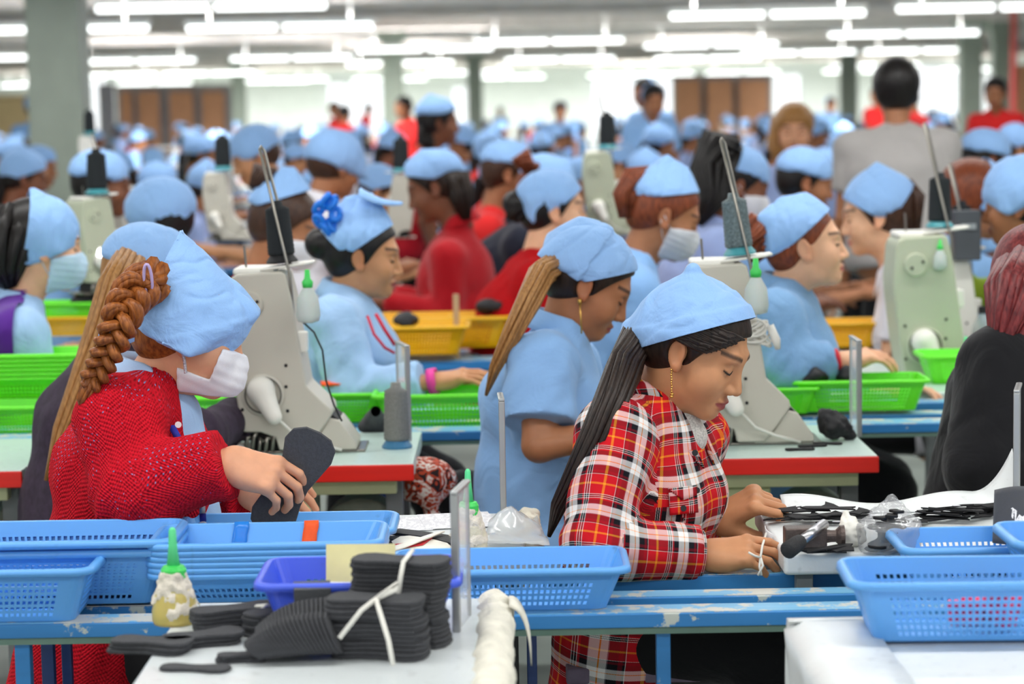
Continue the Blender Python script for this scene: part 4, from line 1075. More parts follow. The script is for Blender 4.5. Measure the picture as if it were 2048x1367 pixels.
def worker(label, head, d, yaw=0, hp=10, hy=None, roll=0, sc=1.0, skin='mid', hair='black', hkind='plain', shirt=None, sleeve='short', scarf=None, mask=None, tail=None, tr=None, sit=True, lean=.1, res=1.0,
           J=None, Jup=None, g=.016, cut=.06, coll=True, fold=.008, uvm=False, hands=True, group=None, reach=.26, arms='work', scol=None, bulk=1.0, hvol=.010, short=.62, lashes=False, hipdrop=.06, sq=.72, r=(.05, .042, .04, .03), hcurl=None, clothname=None, hair_h=None, vneck=0, tail_n=24, eyes=0, shw=.165, handfn=None, neckr=(.05, .056)):
    Rm = head_rot(yaw if hy is None else hy, hp, roll); hc = W(*head, d)
    J2, L, f = auto_joints(hc, Rm, yaw, sit, lean, sc, reach, arms=arms, shw=shw)
    if J: J2.update(J)
    if Jup: J2 = Jup(J2, f, L)
    root = thing('person', label, 'person', (J2['hip'][0], J2['hip'][1], 0), 0, group)
    B = Body(J2, L, bulk*sc)
    hv, hq, hm = make_head(hc, Rm, J2['neck'], sc, .0032*res)
    parts = [(hv, hq)]
    if handfn: parts += handfn(J2)
    if hands:
        for s, k in ((1, 'L'), (-1, 'R')):
            x = nrm(J2['w'+k]-J2['e'+k]); zz = V(0, 0, 1)-L*s*-.25
            if arms == 'down': x = nrm(x+V(0, 0, -.2)); zz = L*s
            F3 = frame(x, zz)
            if s == 1: F3 = F3*np.array([1, -1, 1])
            parts.append(make_hand(J2['w'+k], F3, J2['e'+k], hcurl, h=.0036*res, sc=.95*sc, fore=.3 if sleeve == 'short' else .1))
            if sleeve == 'short':
                a = lerp(J2['s'+k], J2['e'+k], .35); e = J2['e'+k]; w_ = J2['w'+k]
                v, q = sdfmesh(lambda P: smin(rc(P, a, e, .046*sc, .038*sc), rc(P, e, lerp(e, w_, .55), .038*sc, .033*sc), .012), np.minimum(np.minimum(a, e), w_)-.06, np.maximum(np.maximum(a, e), w_)+.06, .008*res)
                parts.append((v, q))
    parts.append(B.skin_core(.016*res)); body_object(root, parts, SK[skin], hm)
    nm = clothname or ('shirt' if sleeve == 'short' else 'jacket')
    v, q = B.shirt(.009*res, g, sleeve, fold, cut=cut, seed=d*7, short=short, hipdrop=hipdrop, sq=sq, r=r, vneck=vneck); me = fastmesh(nm, v, q)
    if uvm: B.uv(me, v, q)
    link(nm, me, shirt, root)
    if coll:
        b = MB(); collar(b, J2['neck']+V(0, 0, .012), nrm(hc-J2['neck']+V(0, 0, .12)), f, .062*sc, .034, .046, .03, 18, 20)
        o = b.build('collar', shirt if not uvm else (coll if coll is not True else shirt), root, smooth=True, solid=.003)
    v, q = B.trousers(.016*res); link('trousers', fastmesh('trousers', v, q), tr or m_black, root)
    if hkind:
        v, q = hair_cap(hkind, .0045*res, hvol); me = place_me(fastmesh('hair', v, q), hc, Rm, sc); link('hair', me, HR[hair], root)
    if tail:
        rr = tail[1]; pts = [W(*p[:2], p[2] if len(p) > 2 else d) for p in tail[0]]
        strands(pts, rr, tail_n, int(d*10), .3, 6).build('ponytail', HR[hair], root, smooth=True)
    if scarf:
        S = dict(scarf); cuts = []
        for (a, b_, kp) in S.pop('cuts', []):
            A = loc(hc, Rm, a, d, sc); n_ = nrm(np.cross(loc(hc, Rm, b_, d, sc)-A, V(0, 1, 0))); K = loc(hc, Rm, kp, d, sc)
            if np.dot(K-A, n_) > 0: n_ = -n_
            cuts.append((tuple(A), tuple(n_)))
        tips = [loc(hc, Rm, p[:2], d+(p[2] if len(p) > 2 else 0), sc) for p in S.pop('tips', [])]
        st = []
        for (a, b_, kp, amt) in S.pop('steps', []):
            A = loc(hc, Rm, a, d, sc); n_ = nrm(np.cross(loc(hc, Rm, b_, d, sc)-A, V(0, 1, 0))); n_ = -n_ if np.dot(loc(hc, Rm, kp, d, sc)-A, n_) > 0 else n_
            st.append((tuple(A), tuple(n_), amt))
        S['steps'] = st
        S['infl'] = max(S.get('infl', .016), hvol+.009)
        S.setdefault('h', .0055*res); S.setdefault('wr', .003)
        m_ = scarf_mesh(tips, cuts, **S); place_me(m_, hc, Rm, sc)
        o = link('headscarf', m_, scol or m_scarf, root); qd = o.modifiers.new('s', 'SOLIDIFY'); qd.thickness = .0025
    if mask:
        me = place_me(mask_mesh(h=.005*res), hc, Rm, sc); link('face_mask', me, mask, root)
        b = MB()
        for s in (-1, 1):
            b.tube([hc+Rm@(p*sc) for p in (V(.035, s*.06, -.04), V(.01, s*.078, -.025), V(-.012, s*.083, -.005))], .0013, 5)
            b.tube([hc+Rm@(p*sc) for p in (V(.03, s*.058, -.09), V(.0, s*.074, -.05), V(-.016, s*.082, -.02))], .0013, 5)
        b.build('ear_loop', mask, root, smooth=True)
    if lashes:
        for s in ((-1,) if lashes == 1 else (-1, 1)): lash(hc, Rm, sc, root, s, eyes)
    return root, hc, Rm, J2, B, f
# ================================================================ worker in the red crochet cardigan
d = 4.25; hcR = (381, 660)
J = dict(neck=W(303, 775, 4.25), chest=W(262, 930, 4.27), hip=W(190, 1290, 4.30), sR=W(242, 838, 4.12), sL=W(322, 850, 4.42), eR=W(268, 978, 4.07), eL=W(400, 1010, 4.50), wR=W(455, 922, 4.04), wL=W(500, 985, 4.36),
         kR=W(480, 1290, 4.16), kL=W(480, 1280, 4.46), aR=V(W(440, 1290, 4.16)[0], 4.16, .08), aL=V(W(440, 1290, 4.46)[0], 4.46, .08))
def red_hands(J):
    Fa = frame(nrm(W(585, 965, 4.02)-J['wR']), nrm(V(.25, -.75, .62)))
    Fb = frame(nrm(W(560, 975, 4.3)-J['wL']), nrm(V(-.2, -.5, .8)))*np.array([1, -1, 1])
    return [make_hand(J['wR'], Fa, J['eR'], [(30, 40, 20), (36, 44, 24), (40, 46, 24), (44, 46, 24)], (3, 0, -2, -4), [(.022, .022, -.012), (.046, .040, -.03), (.07, .040, -.048), (.09, .034, -.058)], .0027, 1.02),
            make_hand(J['wL'], Fb, J['eL'], [(40, 40, 20)]*4, h=.003, sc=1.0)]
root, hc, Rm, J, B, f = worker('woman in red crochet cardigan and face mask, braided auburn hair, holding a black sole', hcR, d, 14, 17, 3, skin='rosy', hair='auburn', shirt=m_knit, sleeve='long', J=J, g=.02, cut=.03, coll=False, fold=.012, uvm=True, vneck=.06,
    hands=False, handfn=red_hands, r=(.062, .062, .060, .042), sq=.86, hipdrop=.20, clothname='cardigan', res=.85, tr=M('dark_trousers', (24, 20, 26), .8), hvol=.009,
    scarf=dict(tips=[(364, 462), (392, 500), (516, 622), (380, 706, -.085), (300, 668, -.085), (330, 670, .06)], cuts=[((366, 452), (262, 668), (420, 600)), ((262, 664), (378, 712), (420, 600))], infl=.014, zmin=-.02, h=.0035, wr=.0042, smooth=3, seed=4, dirs=(.9, 0, .5), tw=.02, steps=[((300, 640), (470, 560), (400, 680), .002), ((330, 668), (455, 640), (390, 700), .003), ((366, 462), (275, 655), (300, 560), .004)]))
# polo under the cardigan: front strip, collar, lanyard
v, q = sdfmesh(lambda P: smax(rc(P, J['neck']+V(.025, 0, -.06), J['chest']+V(.07, -.0, -.13), .070, .105), rc(P, J['neck'], J['neck']+V(-.02, 0, .12), .052, .055)*-1, .005), J['chest']-.3, J['neck']+.2, .009)
link('polo_shirt', fastmesh('polo_shirt', v, q), m_polo2, root)
b = MB(); collar(b, J['neck']+V(.0, -.0, .012), nrm(V(.25, 0, 1)), nrm(V(1, -.15, 0)), .068, .04, .056, .045, 14, 30, .075); b.build('collar', cloth('polo_collar', (178, 206, 242), .8, .2, 900), root, smooth=True, solid=.004)
for px, py in ((357, 849), (378, 880)):
    x = W(px, py, 4.14); MB().tube([x, x+V(.0, -.005, .001)], .006, 14).build('button', m_btnw, root)
def strip(pix, w_, d_, m, name, parent, th=.0015, push=0):
    g = []
    for (px, py, dd) in pix:
        p = W(px, py, dd); g.append([p+V(-w_/2, 0, 0), p+V(w_/2, .002, 0)])
    return MB().sheet(g).build(name, m, parent, smooth=True, solid=th)
m_lan = M('lanyard_blue', (36, 52, 170), .6)
strip([(342, 850, 4.155), (356, 875, 4.148), (372, 900, 4.145), (385, 925, 4.15), (400, 985, 4.15), (404, 1012, 4.14)], .014, 4.1, m_lan, 'lanyard', root)
strip([(404, 1006, 4.13), (405, 1026, 4.13)], .011, 4.1, m_silver, 'lanyard_clip', root, .004)
strip([(405, 1026, 4.13), (406, 1042, 4.13)], .012, 4.1, m_lan, 'lanyard_tail', root)
b = MB(); c0 = W(406, 1052, 4.12); b.tube([c0+V(.008*math.cos(a), 0, .008*math.sin(a)) for a in np.linspace(0, 2*PI, 15)], .0018, 6, False); b.build('clip_ring', m_btnw, root, smooth=True)
# mask: a boxy pleated sheet hung in front of the jaw
pm = [(362, 775), (366, 732), (424, 752), (446, 690), (472, 706), (466, 750), (430, 778), (400, 786)]
def mk(P):
    dd = head_sdf(P, V(-.05, 0, -.19), False, fine=False)-.007; dd = smin(dd, el(P, (.078, 0, -.07), (.05, .052, .042)), .02)
    return dd
A1 = loc(hc, Rm, (366, 728), d); A2 = loc(hc, Rm, (424, 752), d); A3 = loc(hc, Rm, (452, 684), d); A4 = loc(hc, Rm, (360, 730), d); A5 = loc(hc, Rm, (358, 785), d)
def cutp(P, a, b_, kp, k=.003):
    n_ = nrm(np.cross(b_-a, V(0, 1, 0))); n_ = n_ if np.dot(kp-a, n_) < 0 else -n_; return (P-a.astype(np.float32))@n_.astype(np.float32)
kp = loc(hc, Rm, (430, 765), d)
def mk2(P):
    dd = mk(P); e = np.minimum(cutp(P, A1, A2, kp), cutp(P, A2, A3, kp)); dd = smax(dd, e, .003); dd = smax(dd, cutp(P, A4, A5, kp), .003)
    dd = smax(dd, cutp(P, loc(hc, Rm, (436, 684), d), loc(hc, Rm, (480, 706), d), kp), .003)
    return smax(dd, cutp(P, loc(hc, Rm, (355, 776), d), loc(hc, Rm, (440, 790), d), kp), .006)
v, q = sdfmesh(mk2, (-.05, -.1, -.17), (.17, .1, .03), .0032); nn = vnormals(v, q); v = v+nn*(.0005*np.sin((v[:, 2]+.2*v[:, 0])*2*PI/.02))[:, None]
link('face_mask', place_me(fastmesh('face_mask', v, q), hc, Rm), m_mask, root)
b = MB(); b.tube([W(444, 694, 4.20), W(437, 684, 4.19), W(428, 674, 4.185)], .0016, 6); b.build('ear_loop', m_mask, root, smooth=True)
b = MB()
for k in range(14):
    u = k/13; p = W(364+3*math.sin(u*3)+6*u*u, 700+42*u, 4.165); b.tube([p, p+V(.001, 0, -.0035)], .0032, 8)
b.build('earring', m_silver, root, smooth=True)
# braid: three locks crossing
path = [W(300, 560, 4.16), W(262, 590, 4.10), W(240, 640, 4.06), W(222, 690, 4.06), W(202, 730, 4.07), W(178, 772, 4.08)]
def along(u):
    k = u*(len(path)-1); i = min(int(k), len(path)-2); return lerp(path[i], path[i+1], k-i)
bd = MB(); NB = 64
for s in range(3):
    for sub in range(6):
        pts, rs_ = [], []
        for i in range(NB):
            u = i/(NB-1); p = along(u); tg = nrm(along(min(1, u+.02))-along(max(0, u-.02))); sd_ = nrm(np.cross(tg, V(0, -1, 0))); fr_ = np.cross(sd_, tg)
            ph = u*2*PI*3.1+s*2*PI/3; wd = .030*(1-.45*u); a = wd*math.sin(ph); bq = wd*.55*math.sin(2*ph)
            o = .0075*(1-.4*u); aa = sub*PI/3+.8*math.cos(ph)
            pts.append(p+sd_*(a+o*math.cos(aa))+fr_*(bq+o*math.sin(aa))); rs_.append(.0088*(1-.45*u))
        bd.tube(pts, rs_, 7)
bd.build('braid', HR['auburn'], root, smooth=True)
strands([W(190, 750, 4.08), W(165, 800, 4.08), W(160, 812, 4.08)], [.016, .012, .001], 14, 3).build('braid_tail', HR['auburn'], root, smooth=True)
strands([hpt(hc, Rm, (-.06, -.03, .075)), hpt(hc, Rm, (-.095, -.05, .05)), W(305, 548, 4.14), W(285, 570, 4.12)], [.03, .03, .03, .022], 14, 8).build('gathered_hair', HR['auburn'], root, smooth=True)
b = MB(); c0 = W(296, 560, 4.11); b.tube([c0+V(.012*math.cos(a)*.6, -.03*math.sin(a)*.3, .03*math.sin(a)) for a in np.linspace(0, 2*PI, 20)], .003, 6, False); b.build('hair_band', M('hair_band', (190, 170, 215), .6), root, smooth=True)
g = []
for i in range(8):
    u = i/7; p = W(268-72*u, 660+14*u+8*math.sin(u*4), 4.15-.04*u); wd = .018*(1-.75*u)+.003; g.append([p+V(0, 0, wd), p+V(0, .006, 0), p+V(0, 0, -wd)])
MB().sheet(g).build('scarf_tail', m_scarf, root, smooth=True, solid=.002)
# black sole in her hand, a thing of its own
SOLE = [(-.5, .0), (-.49, .10), (-.44, .16), (-.34, .19), (-.22, .175), (-.08, .135), (.06, .135), (.2, .175), (.33, .215), (.43, .19), (.49, .11), (.5, .0), (.48, -.1), (.41, -.165), (.3, -.18), (.15, -.15), (0, -.12), (-.15, -.125), (-.3, -.15), (-.42, -.14), (-.48, -.09)]
def sole_mesh(L=.24, th=.006, w=1.0):
    b = MB(); b.prism([(x*L, y*L*w) for x, y in SOLE], th); return b
m_foam = M('foam_black', (64, 65, 69), .85, .15, 200, bump=.3, bscale=500)
t = thing('shoe_sole', 'black foam shoe sole held up in the hand of the red cardigan worker', 'shoe sole', W(578, 965, 4.07))
a_ = W(545, 1045, 4.075); b_ = W(628, 888, 4.065); F3 = frame(nrm(b_-a_), V(.15, -.95, .1)); M4 = F3
for k in range(2):
    b = sole_mesh(.215, .006, 1.15); b.v = [tuple(np.array(x)@M4.T+(a_+b_)/2+V(0, .008*k+.003, 0)) for x in b.v]; b.build('foam_layer', m_foam, t, .0015)
# ================================================================ worker in the blue polo
root, hc, Rm, J, B, f = worker('woman in light blue polo and kerchief, long brown-gold ponytail, gold drop earring', (1180, 564), 5.25, 6, 31, -2, skin='brown', hair='darkbrown', shirt=m_polo, sleeve='short', sc=1.0, g=.022, res=.9, lashes=1, hipdrop=.18, sq=.82, fold=.011,
    J=dict(neck=W(1122, 668, 5.25), chest=W(1082, 800, 5.26), hip=W(1062, 1075, 5.3), sR=W(1082, 730, 5.10), sL=W(1130, 735, 5.42), eR=W(1078, 890, 5.02), eL=W(1180, 890, 5.48), wR=W(1215, 868, 5.03), wL=W(1290, 860, 5.38)),
    r=(.062, .058, .044, .03), short=.74,
    tail=([(1120, 520, 5.22), (1085, 545, 5.16), (1058, 600, 5.1), (1022, 670, 5.08), (990, 735, 5.10), (972, 790, 5.13)], [.03, .03, .028, .022, .014, .003]), tail_n=20,
    scarf=dict(tips=[(1082, 512, -.05), (1082, 512, .05), (1100, 472, .04), (1160, 440), (1200, 447), (1160, 558, -.08)], cuts=[((1290, 536), (1150, 562), (1180, 480)), ((1160, 568), (1074, 505), (1180, 480))], infl=.016, zmin=0, h=.0042, wr=.003, smooth=3, dirs=(.5, 0, .8), steps=[((1218, 470), (1150, 566), (1120, 500), .0065), ((1240, 452), (1176, 556), (1200, 480), .0015)]))
e0 = hpt(hc, Rm, (-.004, -.084, -.04)); b = MB(); b.tube([e0, e0+V(0, 0, -.012)], .005, 8); b.tube([e0+V(0, -.002, -.012), e0+V(.003, -.003, -.08)], .002, 6); b.build('earring', m_gold, root, smooth=True)
# recolour the ponytail towards gold at the tips
for o in root.children:
    if o.name.startswith('ponytail'): o.material_slots[0].link = 'OBJECT'; o.material_slots[0].material = HR['honey']
# ================================================================ the workers behind, one by one
def T(*p, r=.03): # straight tail radius helper
    n_ = len(p); return ([*p], [r*(1-.55*i/(n_-1)) for i in range(n_)])
R6 = dict(res=1.15)
# masked worker at the left border with purple sleeve
cut_l = [((60, 372), (32, 548), (100, 450)), ((30, 540), (150, 490), (100, 430))]
root, hc, Rm, J, B, f = worker('masked worker with black hair, pale blue polo and purple sleeve at the left border', (84, 488), 6.35, 18, 8, skin='light', hair='black', shirt=m_polo2, sc=1.08, mask=cloth('mask_blue', (186, 212, 232), .8, .15),
    scarf=dict(tips=[(66, 372), (146, 455), (118, 508, -.08), (36, 536, -.07), (34, 470, -.05)], cuts=cut_l, infl=.018, smooth=3, wr=.003), tail=([(30, 440, 6.35), (12, 480, 6.3), (8, 540, 6.28), (20, 575, 6.28)], [.075, .085, .06, .02]), g=.024, sq=.85, hipdrop=.1, res=1.1)
clip = W(44, 650, 6.2)
v, q = B.shirt(.011, .034, 'long', .009, cut=.05, seed=9, hipdrop=.2); keep = v[q].mean(1)[:, 0] < clip[0]-.02*(v[q].mean(1)[:, 2]-clip[2]); link('purple_sleeve', fastmesh('purple_sleeve', v, q[keep]), cloth('purple_knit', (86, 36, 140), .85, .4), root)
remat(root, 'trousers', cloth('magenta_cloth', (206, 20, 140), .85, .4))
# long haired worker half hidden behind the red cardigan
worker('worker with long fair ponytail seated behind the red cardigan, dark checked sleeve', (305, 560), 5.15, 15, 15, skin='brown', hair='honey', shirt=M('dark_check', (52, 40, 58), .85, .3, 60), sleeve='long', g=.02, hipdrop=.15, cut=.38,
    J=dict(eR=W(395, 880, 5.08), wR=W(512, 806, 5.52), eL=W(420, 900, 5.5), wL=W(540, 850, 5.62)), scarf=dict(tips=[(235, 522, -.06), (262, 476), (345, 462), (352, 492)], cuts=[((236, 528), (330, 548), (300, 490))], infl=.012, zmin=.02),
    tail=([(262, 520, 5.05), (235, 570, 5.0), (205, 660, 4.96), (165, 760, 4.93), (125, 860, 4.9), (92, 960, 4.9)], [.04, .042, .036, .028, .02, .004]), tail_n=22, **R6)
# worker with blue hair tie, pale blue uniform
root, hc, Rm, J, B, f = worker('woman with blue hair tie and bun, pale blue uniform with red braid, looking down', (728, 508), 6.3, -2, 9, skin='mid', hair='black', hkind='bun', shirt=m_polo2, sleeve='long', sc=1.0, g=.021, sq=.85, hipdrop=.12, cut=.12, lashes=1, fold=.012, r=(.054, .052, .05, .042),
    J=dict(neck=W(693, 596, 6.32), chest=W(690, 690, 6.34), sR=W(668, 645, 6.13), sL=W(700, 645, 6.5), wR=W(866, 762, 6.02), eR=W(705, 790, 6.05), hip=W(690, 890, 6.35)), hcurl=[(14, 16, 10)]*4,
    scarf=dict(tips=[(664, 470, -.04), (690, 392), (745, 380), (660, 508, -.03), (715, 497, -.085)], cuts=[((812, 432), (700, 508), (730, 440)), ((700, 512), (655, 470), (730, 440))], infl=.018, zmin=0, wr=.0035), res=1.0)
g = []
for i in range(10):
    u = i/9; p = W(720+85*u, 382+26*u+8*math.sin(u*3), 6.28); wd = .06*(1-u)**.8+.004; g.append([p+V(0, -wd, -.012*(1-u)), p+V(0, -wd*.4, .008), p+V(0, wd*.4, .008), p+V(0, wd, -.012*(1-u))])
MB().sheet(g).build('scarf_corner', m_scarf, root, smooth=True, solid=.003)
b = MB()
for k in range(7):
    a0 = k*2*PI/7; c0 = W(655, 428, 6.26)+V(.024*math.cos(a0), -.02, .04*math.sin(a0)); b.tube([c0+V(.012*math.cos(a), .008*math.sin(a), .016*math.sin(a+a0)) for a in np.linspace(0, 2*PI, 10)], .009, 8, False)
b.build('hair_tie', M('satin_blue', (30, 120, 226), .35), root, smooth=True)
b = MB(); b.tube([W(735, 632, 6.06), W(748, 668, 6.02), W(770, 695, 6.0), W(790, 706, 6.0)], .004, 6); b.tube([W(752, 628, 6.03), W(770, 660, 6.0), W(790, 690, 6.0)], .005, 6); b.build('red_braid', M('braid_red', (196, 30, 60), .7), root, smooth=True)
b = MB(); x = nrm(J['wR']-J['eR']); b.tube([J['wR']-x*.012, J['wR']+x*.012], [.034, .034], 18, False); b.build('bracelet', M('pink_band', (236, 60, 160), .5), root, smooth=True, solid=.003)
# denim jacket
root, hc, Rm, J, B, f = worker('woman in denim jacket and kerchief looking to the right, lips parted', (1612, 488), 6.2, -6, -3, skin='light', hair='rust', hvol=.003, shirt=m_denim, sleeve='long', sc=1.0, g=.017, sq=.8, hipdrop=.14, cut=.14, lashes=1, eyes=True, fold=.011, r=(.052, .05, .047, .04),
    J=dict(neck=W(1572, 585, 6.22), chest=W(1565, 680, 6.24), sR=W(1556, 632, 6.03), sL=W(1590, 632, 6.4), wR=W(1680, 720, 6.0), eR=W(1580, 735, 5.98), hip=W(1556, 890, 6.25)),
    scarf=dict(tips=[(1516, 432, -.02), (1560, 392), (1610, 380), (1592, 470, -.085), (1540, 512, -.04)], cuts=[((1690, 432), (1588, 486), (1600, 420)), ((1592, 478), (1545, 520), (1600, 420))], infl=.018, zmin=0, wr=.0035), res=1.0,
    tail=([(1545, 470, 6.22), (1515, 460, 6.2), (1500, 490, 6.2), (1520, 520, 6.2)], [.03, .05, .055, .02]))
b = MB(); x = nrm(J['wR']-J['eR']); b.tube([J['wR']-x*.02, J['wR']-x*.006], [.032, .032], 18, False); b.build('red_bracelet', M('red_cord', (206, 30, 50), .6), root, smooth=True, solid=.003)
# striped shirt
worker('masked worker with brown hair and red and white striped shirt', (572, 452), 7.5, -4, 22, skin='brown', hair='brown', hkind='plain', hvol=.009, shirt=stripemat('stripe_red_white', (216, 40, 46), (238, 236, 236), .05, 1, .42), uvm=True, coll=False, sc=1.12, mask=m_mask,
    scarf=dict(tips=[(512, 408, -.04), (565, 332), (590, 332), (622, 375), (520, 412, -.05)], cuts=[((625, 378), (512, 412), (570, 360))], infl=.022, zmin=.03), tail=([(545, 360, 7.5), (520, 350, 7.5), (512, 375, 7.48)], [.04, .045, .025]), **R6)
# masked polo behind the plaid one
worker('masked woman with auburn hair and blue polo behind the plaid shirt worker', (1330, 428), 6.9, 4, 24, skin='brown', hair='rust', hvol=.006, shirt=m_polo, sc=1.08, mask=cloth('mask_grey', (196, 198, 204), .8, .15), g=.022, sq=.85,
    scarf=dict(tips=[(1270, 390, -.05), (1334, 306), (1376, 330), (1388, 378), (1280, 392, .05)], cuts=[((1390, 384), (1268, 394), (1330, 350))], infl=.016, zmin=.03), tail=([(1300, 350, 6.9), (1266, 358, 6.88), (1250, 390, 6.86), (1252, 435, 6.86)], [.03, .04, .036, .02]), **R6)
# black dressed worker at the right border
root, hc, Rm, J, B, f = worker('worker in black with long red hair cut by the right border', (2085, 560), 4.95, 12, 20, skin='light', hair='red', shirt=m_black, sleeve='long', sc=1.0, g=.03, sq=.9, hipdrop=.15, coll=False, hands=False,
    J=dict(neck=W(2065, 680, 4.95), chest=W(2035, 800, 4.97), hip=W(1990, 1010, 5.0), sR=W(2010, 740, 4.8), sL=W(2100, 745, 5.1), eR=W(1985, 930, 4.72), wR=W(2080, 980, 4.7), eL=W(2100, 930, 5.2), wL=W(2180, 960, 5.1)), r=(.075, .075, .07, .05),
    tail=([(2062, 545, 4.86), (2040, 590, 4.8), (2024, 640, 4.78), (2004, 690, 4.78), (1975, 712, 4.78)], [.07, .07, .05, .03, .004]), tail_n=26, **R6)
# third and fourth rows
m_red = cloth('red_jacket', (176, 18, 30), .85, .5); m_redf = knitmat('red_fuzzy', (206, 20, 28)); m_nav = cloth('navy_coat', (28, 32, 48), .85, .4); m_lil = cloth('uniform_lilac', (160, 178, 226), .85, .4); m_gry = cloth('grey_shirt', (168, 164, 162), .85, .3); m_redw = cloth('red_vest', (222, 40, 40), .8, .3); m_yel = cloth('yellow_top', (236, 206, 40), .8, .3); m_wht = cloth('white_top', (226, 224, 232), .8, .4); m_jk = cloth('grey_jacket', (150, 152, 156), .85, .4)
R8 = dict(res=1.5)
worker('woman in dark red jacket facing left with a long dark ponytail', (868, 372), 8.9, 178, 22, skin='dark', hair='darkbrown', shirt=m_red, sleeve='long', sc=1.08, g=.018, sq=.74, clothname='jacket', reach=.26, lean=.06, Jup=lambda J, f, L: {**J, 'sR': J['sR']+f*.05-V(0, 0, .05), 'sL': J['sL']+f*.05-V(0, 0, .05), 'chest': J['chest']+f*.06, 'hip': J['hip']+f*.06},
    scarf=dict(tips=[(806, 330), (840, 296), (895, 298), (932, 345)], cuts=[((800, 350), (935, 362), (870, 310))], infl=.016, zmin=.02), tail=([(912, 350, 8.85), (922, 390, 8.83), (932, 440, 8.82)], [.055, .05, .02]), **R8)
worker('standing woman in red with kerchief, taller than the crowd left of the centre', (878, 244), 12.6, 8, 5, skin='dark', hair='black', shirt=m_red, sit=False, sc=1.05, coll=False, arms='down', hvol=.016,
    scarf=dict(tips=[(858, 186), (906, 214), (850, 238)], cuts=[((910, 216), (850, 242), (870, 200))], infl=.012, zmin=.03), tail=([(855, 240, 12.6), (850, 280, 12.55), (862, 300, 12.5)], [.06, .05, .02]), **R8)
worker('worker in red sports vest with white trim in the third row', (1020, 345), 9.8, 0, 12, skin='brown', hair='brown', shirt=m_redw, sc=1.1, coll=False,
    scarf=dict(tips=[(978, 345), (1030, 300), (1056, 310), (1052, 340)], cuts=[((1060, 345), (972, 352), (1020, 315))], infl=.014, zmin=.03), tail=([(985, 345, 9.8), (985, 375, 9.75)], [.03, .02]), **R8)
worker('worker with flower in her black bun, fuzzy red sweater, facing right', (1108, 418), 7.9, 6, 4, skin='light', hair='black', hkind='bun', shirt=m_redf, uvm=True, coll=False, sleeve='long', sc=1.08, g=.028, clothname='sweater',
    scarf=dict(tips=[(1026, 402), (1082, 352), (1120, 362), (1136, 380), (1062, 448, -.07), (1045, 420)], cuts=[((1142, 392), (1060, 452), (1080, 380)), ((1066, 452), (1022, 400), (1080, 380))], infl=.014, zmin=.02), tail=([(1045, 425, 7.9), (1030, 420, 7.85), (1022, 440, 7.85)], [.03, .04, .02]), **R6)
worker('worker in navy coat bent over behind the fuzzy red sweater', (1095, 378), 9.35, 2, 22, skin='brown', hair='rust', shirt=m_nav, sleeve='long', sc=1.1, g=.035, sq=.95, lean=.2,
    scarf=dict(tips=[(1050, 372), (1070, 330), (1140, 318), (1150, 365)], cuts=[((1155, 380), (1045, 382), (1100, 340))], infl=.014, zmin=.03), tail=([(1065, 320, 8.8), (1050, 325, 8.8), (1060, 345, 8.8)], [.05, .06, .02]), **R8)
worker('masked worker with long black hair and grey blue uniform behind the tall thread stand', (1478, 368), 8.4, 4, 20, skin='dark', hair='black', hvol=.011, shirt=m_lil, sc=1.1, g=.026, mask=m_mask, scol=None,
    scarf=dict(tips=[(1448, 360), (1490, 298), (1520, 330), (1518, 368)], cuts=[((1526, 376), (1445, 372), (1485, 330)), ((1446, 380), (1484, 290), (1510, 350))], infl=.012, zmin=.03), tail=([(1470, 300, 8.4), (1432, 300, 8.38), (1420, 340, 8.34), (1425, 400, 8.3), (1400, 450, 8.28)], [.06, .085, .075, .05, .01]), **R8)
worker('worker facing left in a wrapped kerchief with red hair tie, right of the denim jacket', (1752, 428), 7.6, 172, 10, skin='light', hair='brown', hvol=.014, shirt=m_wht, sc=1.1,
    scarf=dict(tips=[(1702, 402), (1752, 320), (1790, 350), (1808, 400), (1772, 438, -.08)], cuts=[((1696, 402), (1780, 446), (1755, 370)), ((1778, 446), (1814, 392), (1755, 370))], infl=.014, zmin=0), tail=([(1800, 370, 7.6), (1815, 400, 7.58), (1822, 460, 7.56)], [.04, .055, .03]), **R6)
worker('standing fair haired woman in pale lilac shirt facing the camera', (1588, 262), 11.4, -97, 3, skin='rosy', hair='honey', hkind='short', shirt=m_lil, sit=False, arms='down', sc=1.08, g=.022, hvol=.013, tail=([(1560, 235, 11.45), (1555, 290, 11.4), (1562, 320, 11.35)], [.045, .05, .03]), **R8)
worker('tall dark haired man in grey shirt seen from behind', (1792, 182), 10.4, 84, 0, skin='brown', hair='black', hkind='short', shirt=m_gry, uvm=False, sit=False, arms='down', sc=1.12, g=.028, coll=False, hvol=.02, bulk=1.15, shw=.185, neckr=(.055, .06), **R8)
worker('worker in pointed kerchief with brown hair at the right side', (1950, 400), 7.9, 20, 10, skin='brown', hair='rust', hvol=.02, shirt=m_polo, sc=1.1,
    scarf=dict(tips=[(1930, 420), (1965, 330), (1992, 352), (1992, 440), (1975, 446, -.07)], cuts=[((1922, 425), (1968, 322), (1990, 400)), ((1920, 410), (1995, 452), (1970, 380))], infl=.012, zmin=0), **R8)
worker('worker in grey jacket with kerchief over black hair at the right border', (2040, 405), 7.2, 160, 8, skin='brown', hair='black', hkind='bun', hvol=.02, shirt=m_jk, sleeve='long', sc=1.1, g=.03,
    scarf=dict(tips=[(1992, 400), (2010, 330), (2045, 316), (2075, 350), (2010, 432, -.08)], cuts=[((1985, 410), (2060, 446), (2030, 370))], infl=.012, zmin=0), **R8)
